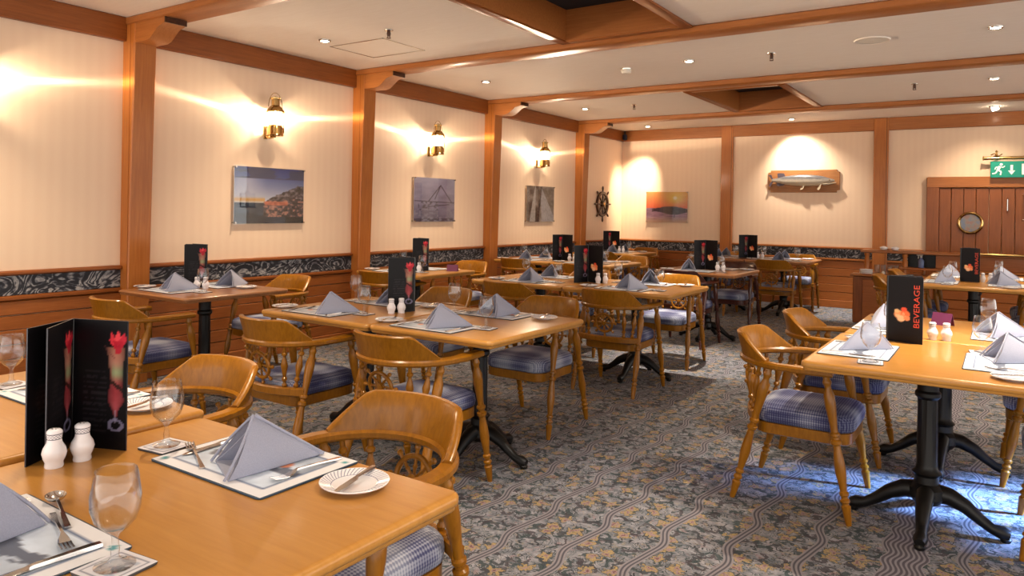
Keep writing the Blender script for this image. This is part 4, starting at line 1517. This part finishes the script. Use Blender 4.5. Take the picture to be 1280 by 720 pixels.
# ================================================================== WALL DECORATION
def pic1(u, v):
    c = np.zeros(u.shape + (3,))
    t = np.clip((v - .38) / .62, 0, 1)[..., None]
    c = np.array([206, 206, 216.]) * (1 - t) + np.array([30, 50, 122.]) * t
    cl = fbm(u * 3, v * 7)
    c = blend(c, ((v > .8) & (cl > .42)) * .7, (54, 58, 84))
    c = blend(c, ((v < .8) & (v > .4)) * np.clip((.32 - np.abs(u - .14)) * 4, 0, 1) * .6, (206, 206, 222))
    hor = .37
    c = blend(c, (np.exp(-((v - .42) / .035) ** 2) * (u < .42)), (214, 166, 96))
    hill = hor + np.clip((u - .38) * .62, 0, .32) + (fbm(u * 22, u * 0) - .5) * .06 * (u > .4)
    c = np.where((v < hor)[..., None], np.array([34, 50, 68.]) + (fbm(u * 5, v * 18)[..., None] - .4) * 70, c)
    m = (v < hill) & (v > .12) & (u > .4)
    n = fbm(u * 26, v * 30)
    c = np.where(m[..., None], np.array([88, 76, 80.]) + (n[..., None] - .5) * 230, c)
    c = blend(c, (m & (n > .60) & (v < .45)) * .7, (198, 132, 110))
    c = blend(c, ((np.abs(v - .36) < .035) & (u > .42) & (u < .76)) * .7, (222, 120, 86))
    c = blend(c, ((v < .12) & (u > .72)) * .8, (20, 20, 26))
    return c


def pic2(u, v):
    n = fbm(u * 4, v * 9)
    t = np.clip(v, 0, 1)[..., None]
    c = np.array([116, 112, 134.]) * (1 - t) + np.array([168, 164, 188.]) * t + (n[..., None] - .5) * 44
    c = blend(c, (v < .07) * .7, (70, 66, 82))
    d = np.minimum.reduce([seg_d(u, v, (.02, .47), (.99, .44)), seg_d(u, v, (.34, .46), (.64, .84)), seg_d(u, v, (.64, .84), (.92, .45)), seg_d(u, v, (.5, .52), (.64, .84)), seg_d(u, v, (.34, .34), (.86, .40))])
    c = blend(c, np.clip(1 - d / .014, 0, 1), (52, 48, 62))
    c = blend(c, ((np.abs(v - .36) < .10) & (u > .1) & (u < .58) & (fbm(u * 20, v * 24) > .5)) * .7, (70, 66, 82))
    c = blend(c, (fbm(u * 14, v * 22) > .58) & (v < .3), (140, 138, 156))
    return c


def pic3(u, v):
    n = fbm(u * 6, v * 6)
    c = np.ones(u.shape + (3,)) * np.array([120, 110, 104.]) + (n[..., None] - .5) * 120
    d1 = np.abs((u - .62) + .32 * (v - .6))
    c = blend(c, ((d1 < .26 * np.clip(1.05 - v, .02, 1)) & (v < .92)) * .85, (172, 172, 178))
    c = blend(c, (np.abs((u - .22) - .1 * (v - .2)) < .10 * np.clip(1.1 - v, 0, 1)) * .8, (190, 186, 184))
    c = blend(c, (np.abs((u - .40) - .12 * v) < .03) * .7, (60, 56, 60))
    return c + (fbm(u * 22, v * 22)[..., None] - .5) * 40


def pic4(u, v):
    t = np.clip((v - .45) / .55, 0, 1)[..., None]
    c = np.array([240, 116, 86.]) * (1 - t) + np.array([238, 176, 108.]) * t
    c = blend(c, np.exp(-(((u - .72) / .26) ** 2 + ((v - .80) / .24) ** 2)), (246, 214, 110))
    c = blend(c, np.clip(1.6 - np.hypot((u - .70) * 1.2, v - .80) / .05, 0, 1), (255, 244, 210))
    sea = v < .46
    n = fbm(u * 5, v * 26)
    c = np.where(sea[..., None], np.array([164, 130, 150.]) + (n[..., None] - .5) * 70, c)
    c = blend(c, np.clip((.20 - v) * 6, 0, 1) * .8, (216, 178, 146))
    land = .40 + .10 * np.clip(np.sin((u - .12) * 3.3), 0, 1) + .04 * fbm(u * 18, u * 0)
    c = blend(c, ((v < land) & (v > .30 + .05 * np.sin(u * 7)) & (u > .14)) * .95, (78, 68, 76))
    c = blend(c, ((np.abs(u - .69) < .018) & (v > .16) & (v < .36)) * .6, (96, 80, 92))
    return c


def picture(label, w, h, fn, loc, rotz, margin=0.012, name='acrylic_picture'):
    """a print sandwiched in a clear sheet held off the wall on four studs; local -Y faces the room"""
    t = thing(name, label, 'picture', loc, rotz, 'framed prints on the walls')
    me = print_grid(96, 72, w, h, lambda u, v: 128 + (fn(u, v) * 0.84 - 128) * 1.12)
    me.transform(Matrix.Translation((0, -0.032, 0)) @ Matrix.Rotation(PI / 2, 4, 'X'))
    put('print', me, t)
    b = MB(); b.box(-w / 2, w / 2, -0.031, -0.028, -h / 2, h / 2); b.obj('backing', M['white_plastic'], t, smooth=False)
    b = MB(); b.cbox(-w / 2 - margin, w / 2 + margin, -0.040, -0.034, -h / 2 - margin, h / 2 + margin, 0.0015); b.obj('acrylic_sheet', M['acrylic'], t)
    for sx in (-1, 1):
        for sz in (-1, 1):
            b = MB(); b.lathe([(0, 0.007), (0.042, 0.007), (0.046, 0.0085), (0.05, 0.0085)], 12, mat=Matrix.Translation((sx * (w / 2 - 0.02 + margin), 0, sz * (h / 2 - 0.02 + margin))) @ Matrix.Rotation(PI / 2, 4, 'X'))
            b.obj('stud', M['chrome'], t)


WL = PI / 2   # local -Y turned to +X
picture('blue harbour photograph at dusk with lit hillside, on the left wall', 0.76, 0.505, pic1, (XL, 4.31, 1.467), WL)
picture('grey lavender photograph of a rigged boat, on the left wall', 0.74, 0.51, pic2, (XL, 6.635, 1.477), WL)
picture('grey photograph of furled sails, on the left wall', 0.74, 0.51, pic3, (XL, 9.005, 1.467), WL)
picture('orange sunset photograph over a dark headland, on the far wall', 0.735, 0.515, pic4, (-4.735, YB, 1.465), 0)

# ship's wheel on the left wall near the corner
t = thing('ship_wheel', 'dark wooden ship wheel with brass hub hanging beside the corner', 'wheel', (XL, 10.975, 1.497), PI / 2)
RY = Matrix.Rotation(PI / 2, 4, 'X')
b = MB(); n_ = 40
loops = []
for k in range(n_):
    a = 2 * PI * k / n_
    loops.append([(r_ * math.cos(a), y_, r_ * math.sin(a)) for r_, y_ in ((0.165, -0.016), (0.17, -0.044), (0.205, -0.044), (0.212, -0.016))])
b.loft(loops, False, False, closed=True); b.obj('ring', M['dark_teak'], t)
b = MB(); b.lathe([(0.012, 0.055), (0.05, 0.055), (0.056, 0.045)], 20, mat=RY); hb = b.obj('hub', M['dark_teak'], t)
b = MB(); b.lathe([(0.056, 0.032), (0.064, 0.028), (0.066, 0.01)], 18, mat=RY); b.obj('hub_cap', M['brass'], hb)
for k in range(8):
    a = 2 * PI * k / 8 + PI / 2
    b = MB(); b.turned((0.04 * math.cos(a), -0.03, 0.04 * math.sin(a)), (0.30 * math.cos(a), -0.03, 0.30 * math.sin(a)),
                       [(0, .009), (.2, .012), (.3, .016), (.38, .010), (.5, .012), (.62, .014), (.68, .010), (.74, .013), (.86, .0165), (.95, .013), (1, .005)], 10)
    b.obj('spoke', M['dark_teak'], t)

# mounted pike on a board with cut corners
t = thing('mounted_fish', 'stuffed silver pike mounted on a wooden board on the far wall', 'mounted fish', (-2.55, YB, 1.885))
hw, hh, cc = 0.52, 0.172, 0.04
ol = lambda ins: [(hw - cc, -hh + ins), (hw - cc, -hh + cc - .01), (hw - ins, -hh + cc), (hw - ins, hh - cc), (hw - cc, hh - cc + .01), (hw - cc, hh - ins), (-hw + cc, hh - ins), (-hw + cc, hh - cc + .01), (-hw + ins, hh - cc), (-hw + ins, -hh + cc), (-hw + cc, -hh + cc - .01), (-hw + cc, -hh + ins)]
b = MB(); b.loft([[(x, -y, z) for x, z in ol(i)] for i, y in ((0, 0.0), (0, 0.018), (0.006, 0.024))]); b.obj('board', M['photo_wood'], t)
prof = [(-.455, .012, .016), (-.43, .016, .026), (-.40, .018, .03), (-.34, .026, .042), (-.26, .036, .062), (-.15, .045, .078), (-.02, .05, .086), (.10, .05, .085), (.20, .046, .078), (.27, .042, .068), (.33, .036, .052), (.38, .03, .036), (.43, .022, .022), (.455, .014, .012)]
b = MB()
loops = []
for x, ry, rz in prof:
    zc = 0.012 - 0.02 * max(0, x)
    loops.append([(x, -0.066 + ry * math.cos(2 * PI * k / 20), zc + rz * math.sin(2 * PI * k / 20)) for k in range(20)])
b.loft(loops); fish = b.obj('pike_body', M['pike'], t, ang=70)
b = MB()
jl = []
for x, ry, rz, zc in ((.30, .026, .016, -.052), (.36, .022, .014, -.046), (.42, .016, .010, -.038), (.465, .010, .007, -.030), (.48, .004, .003, -.026)):
    jl.append([(x, -0.07 + ry * math.cos(2 * PI * k / 12), zc + rz * math.sin(2 * PI * k / 12)) for k in range(12)])
b.loft(jl); b.obj('lower_jaw', M['silver_fish'], t)


def fin(pts, th=0.006, mat='fin', y=-0.066, name='fin', out=0.0):
    b = MB()
    n = len(pts)
    b.loft([[(x, y - th / 2 - out * i / n, z) for i, (x, z) in enumerate(pts)], [(x, y + th / 2 - out * i / n, z) for i, (x, z) in enumerate(pts)]])
    b.obj(name, M[mat], t)


fin([(-.44, .012), (-.47, .05), (-.505, .095), (-.46, .10), (-.445, .06), (-.43, .03), (-.415, .01), (-.43, -.012), (-.455, -.05), (-.47, -.085), (-.50, -.08), (-.475, -.03)], 0.01, 'fin', name='tail_fin')
fin([(-.36, .045), (-.37, .115), (-.345, .125), (-.27, .12), (-.25, .07)], name='dorsal_fin')
fin([(-.37, -.02), (-.38, -.065), (-.35, -.075), (-.28, -.07), (-.25, -.045)], name='anal_fin')
fin([(.00, -.065), (-.03, -.13), (-.01, -.135), (.02, -.12), (.04, -.068)], mat='silver_fish', name='pelvic_fin', out=0.05)
fin([(.24, -.045), (.215, -.13), (.24, -.138), (.265, -.11), (.275, -.05)], mat='silver_fish', name='pectoral_fin', out=0.05)
b = MB(); b.lathe([(0, .011), (.004, .010), (.007, .004)], 14, mat=Matrix.Translation((.385, -0.094, .012)) @ RY); b.obj('eye', M['brass'], t)

# green emergency exit sign on a brass rail hung in front of the door
t = thing('exit_sign', 'green running man exit sign under a brass rail above the door', 'exit sign', (0.075, 11.62, 2.012))
t.scale = (1.29, 1.29, 1.29)
b = MB(); b.cbox(-0.18, 0.30, -0.012, 0.012, -0.083, 0.083, 0.003); b.obj('panel', M['green'], t)
b = MB(); b.tube([(-0.245, 0, 0.118), (0.34, 0, 0.118)], 0.017, 12); b.lathe([(0, .02), (.006, .026), (.012, .02)], 12, mat=Matrix.Translation((-0.25, 0, 0.118)) @ Matrix.Rotation(PI / 2, 4, 'Y')); b.obj('rail', M['brass'], t)
for x in (-0.13, 0.24):
    b = MB(); b.lathe([(0.128, .022), (0.14, .03), (0.15, .012), (0.17, .008), (0.185, .013), (0.20, .003)], 12, mat=Matrix.Translation((x, 0, 0))); b.cbox(x - .012, x + .012, 0.0, 0.10, .11, .13, .003); b.obj('hanger', M['brass'], t)
    b = MB(); b.tube([(x - .05, 0, .15), (x - .02, 0, .165), (x + .02, 0, .14), (x + .05, 0, .16)], 0.007, 6); b.obj('scroll', M['brass'], t)


def flat_poly(pts, y=-0.0135):
    b = MB()
    b.add([(x, y, z) for x, z in pts], [tuple(range(len(pts)))])
    return b


def stroke(b, p, q, w, y=-0.0135):
    d = Vector((q[0] - p[0], q[1] - p[1])); d.normalize()
    n_ = Vector((-d.y, d.x)) * w / 2
    b.add([(p[0] - n_.x, y, p[1] - n_.y), (q[0] - n_.x, y, q[1] - n_.y), (q[0] + n_.x, y, q[1] + n_.y), (p[0] + n_.x, y, p[1] + n_.y)], [(0, 1, 2, 3)])


b = MB()
b.add([(-0.088 + .013 * math.cos(2 * PI * k / 14), -0.0135, 0.052 + .013 * math.sin(2 * PI * k / 14)) for k in range(14)], [tuple(range(14))])
for p, q_, w_ in (((-.098, .034), (-.118, -.008), .026), ((-.10, .03), (-.07, .022), .010), ((-.07, .022), (-.058, .036), .009), ((-.108, .03), (-.135, .022), .010), ((-.135, .022), (-.142, .0), .009),
                  ((-.114, -.006), (-.088, -.022), .015), ((-.088, -.022), (-.094, -.056), .013), ((-.12, -.008), (-.135, -.036), .014), ((-.135, -.036), (-.165, -.042), .013)):
    stroke(b, p, q_, w_)
b.obj('running_man', M['sign_white'], t, smooth=False)
b = MB(); stroke(b, (0.0, .045), (0.0, -.02), .022); b.add([(-.03, -.0135, -.012), (.03, -.0135, -.012), (0, -.0135, -.055)], [(0, 1, 2)]); b.obj('arrow', M['sign_white'], t, smooth=False)
b = MB(); b.box(0.085, 0.145, -0.0137, -0.013, -.055, .055); b.obj('doorway_symbol', M['sign_white'], t, smooth=False)

# glass lantern hanging at the right frame edge
t = thing('hanging_lantern', 'brown framed glass lantern hanging at the right frame edge before the door', 'lantern', (0.24, 8.3, 1.36))
b = MB()
for sx in (-1, 1):
    for sy in (-1, 1):
        b.box(sx * .085 - .008, sx * .085 + .008, sy * .085 - .008, sy * .085 + .008, 0, .22)
b.cbox(-.10, .10, -.10, .10, -.02, 0.0, .005); b.cbox(-.10, .10, -.10, .10, .22, .24, .005); b.obj('frame', M['door_wood'], t)
b = MB(); b.box(-.08, .08, -.083, -.08, 0, .22); b.box(-.08, .08, .08, .083, 0, .22); b.box(-.083, -.08, -.08, .08, 0, .22); b.box(.08, .083, -.08, .08, 0, .22); b.obj('panes', M['jar'], t, smooth=False)
b = MB(); b.lathe([(.24, .05), (.27, .03), (.29, .008), (ZC - 1.36, .005)], 12); b.obj('chain', M['brass'], t)
b = MB(); b.lathe([(0, .02), (.08, .02), (.085, .006), (.10, .004)], 12); b.obj('candle', M['white_plastic'], t)

# ================================================================== WAITER STATION in front of the door
SY = 10.25
t = thing('waiter_station', 'low two-door oak waiter cabinet standing before the far wall post', 'cabinet', (0, SY, 0))
b = MB(); b.cbox(-1.60, -0.72, 0.0, 0.215, 0.0, 0.60, 0.01); b.obj('cabinet_body', M['door_wood'], t)
b = MB(); b.cbox(-1.63, -0.70, -0.03, 0.215, 0.60, 0.63, 0.008); b.obj('cabinet_top', M['trim_x'], t)
for k in range(2):
    x0 = -1.585 + k * 0.43
    b = MB(); b.cbox(x0 + .10, x0 + .42, -0.012, 0.004, 0.05, 0.56, 0.005); dd = b.obj('door', M['plank'], t)
    b = MB(); b.lathe([(0, .006), (.015, .011), (.022, .006)], 10, mat=Matrix.Translation((x0 + .39, -0.01, .35)) @ RY); b.obj('knob', M['brass'], dd)
t = thing('gallery_partition', 'long oak partition with a top shelf, turned posts and brass rail before the door', 'partition', (0, SY, 0))
b = MB(); b.cbox(-1.55, 2.6, 0.22, 0.52, 0.895, 0.93, 0.008); b.obj('gallery_shelf', M['trim_x'], t)
b = MB(); b.cbox(-1.10, 2.6, 0.222, 0.50, 0.70, 0.725, 0.006); b.cbox(-1.53, -0.70, 0.222, 0.50, 0.60, 0.63, 0.006); b.obj('counter', M['trim_x'], t)
for x in (-1.48, -1.04):
    b = MB(); b.cbox(x - .045, x + .045, .26, .34, 0, .63, .006); b.turned((x, 0.30, 0.63), (x, 0.30, 0.895), [(0, .03), (.1, .035), (.2, .024), (.5, .034), (.8, .024), (.9, .035), (1, .03)], 14); b.obj('post', M['trim_z'], t)
b = MB(); b.cbox(-0.70, 2.6, 0.30, 0.36, 0.725, 0.895, 0.004); b.obj('upper_panel', M['plank'], t)
b = MB(); b.box(-1.02, -0.70, 0.44, 0.46, 0.725, 0.895); b.obj('opening_shade_sheet', M['iron'], t)  # black sheet added to stand for the shade inside the opening
for k in range(6):
    b = MB(); b.cbox(-0.70, 2.6, 0.225 - .002 * (k % 2), 0.40, 0.02 + k * .113, 0.13 + k * .113, 0.005); b.obj('panel_board', M['plank'], t)
b = MB(); b.tube([(-0.25, 0.17, 0.93), (2.6, 0.17, 0.93)], 0.018, 10); b.obj('brass_rail', M['brass'], t)

for k in range(3):
    b = MB(); b.lathe([(0, .05), (.004, .075), (.016, .082), (.018, .078), (.006, .05), (.005, .001)], 24)
    tag(b.obj('stacked_plate', M['china'], None, (-1.46, SY + .10, .63 + .019 * k)), 'small white plate, %s in the stack on the waiter station' % ('lowest', 'middle', 'topmost')[k], 'plate', 'plates stacked on the waiter station')
for k in range(2):
    b = MB(); b.lathe([(0, .025), (.01, .04), (.03, .05), (.04, .045), (.05, .02), (.052, .002)], 18)
    tag(b.obj('upturned_bowl', M['china'], None, (-1.29 + .13 * k, SY + .34, .93)), 'white upturned cup on the gallery shelf, %s' % ('left one' if k == 0 else 'right one'), 'cup', 'cups on the gallery shelf')
for k in range(4):
    b = MB(); b.lathe([(0, .03), (.003, .032), (.11, .034), (.112, .033), (.11, .031), (.005, .029), (.0045, .001)], 16)
    tag(b.obj('tumbler', M['jar'], None, (-1.36 + .075 * k, SY + .30, .63)), 'clear tumbler on the waiter station, %s' % ('leftmost', 'second from left', 'third from left', 'rightmost')[k], 'glass', 'tumblers on the waiter station')
t = thing('spray_bottle', 'white topped blue spray bottle on the waiter station counter', 'bottle', (-0.86, SY + .30, .725))
b = MB(); b.lathe([(0, .03), (.006, .034), (.09, .034), (.12, .014), (.135, .012)], 16); b.obj('bottle', M['spray_blue'], t)
b = MB(); b.lathe([(.13, .014), (.155, .014)], 12); b.cbox(-.05, .02, -.012, .012, .155, .18, .005); b.cbox(-.035, -.027, -.006, .006, .115, .156, .002); b.obj('trigger_head', M['white_plastic'], t)
for k, (x, y) in enumerate(((-1.26, SY + .08), (-1.18, SY + .11), (-1.10, SY + .07))):
    b = MB(); b.lathe([(0, .018), (.012, .024), (.03, .02), (.045, .014), (.05, .016), (.052, .002)], 14)
    tag(b.obj('small_jug', M['chrome'], None, (x, y, .63)), 'small shiny pot on the waiter station, %s of three' % ('left', 'middle', 'right')[k], 'pot', 'small pots on the waiter station')
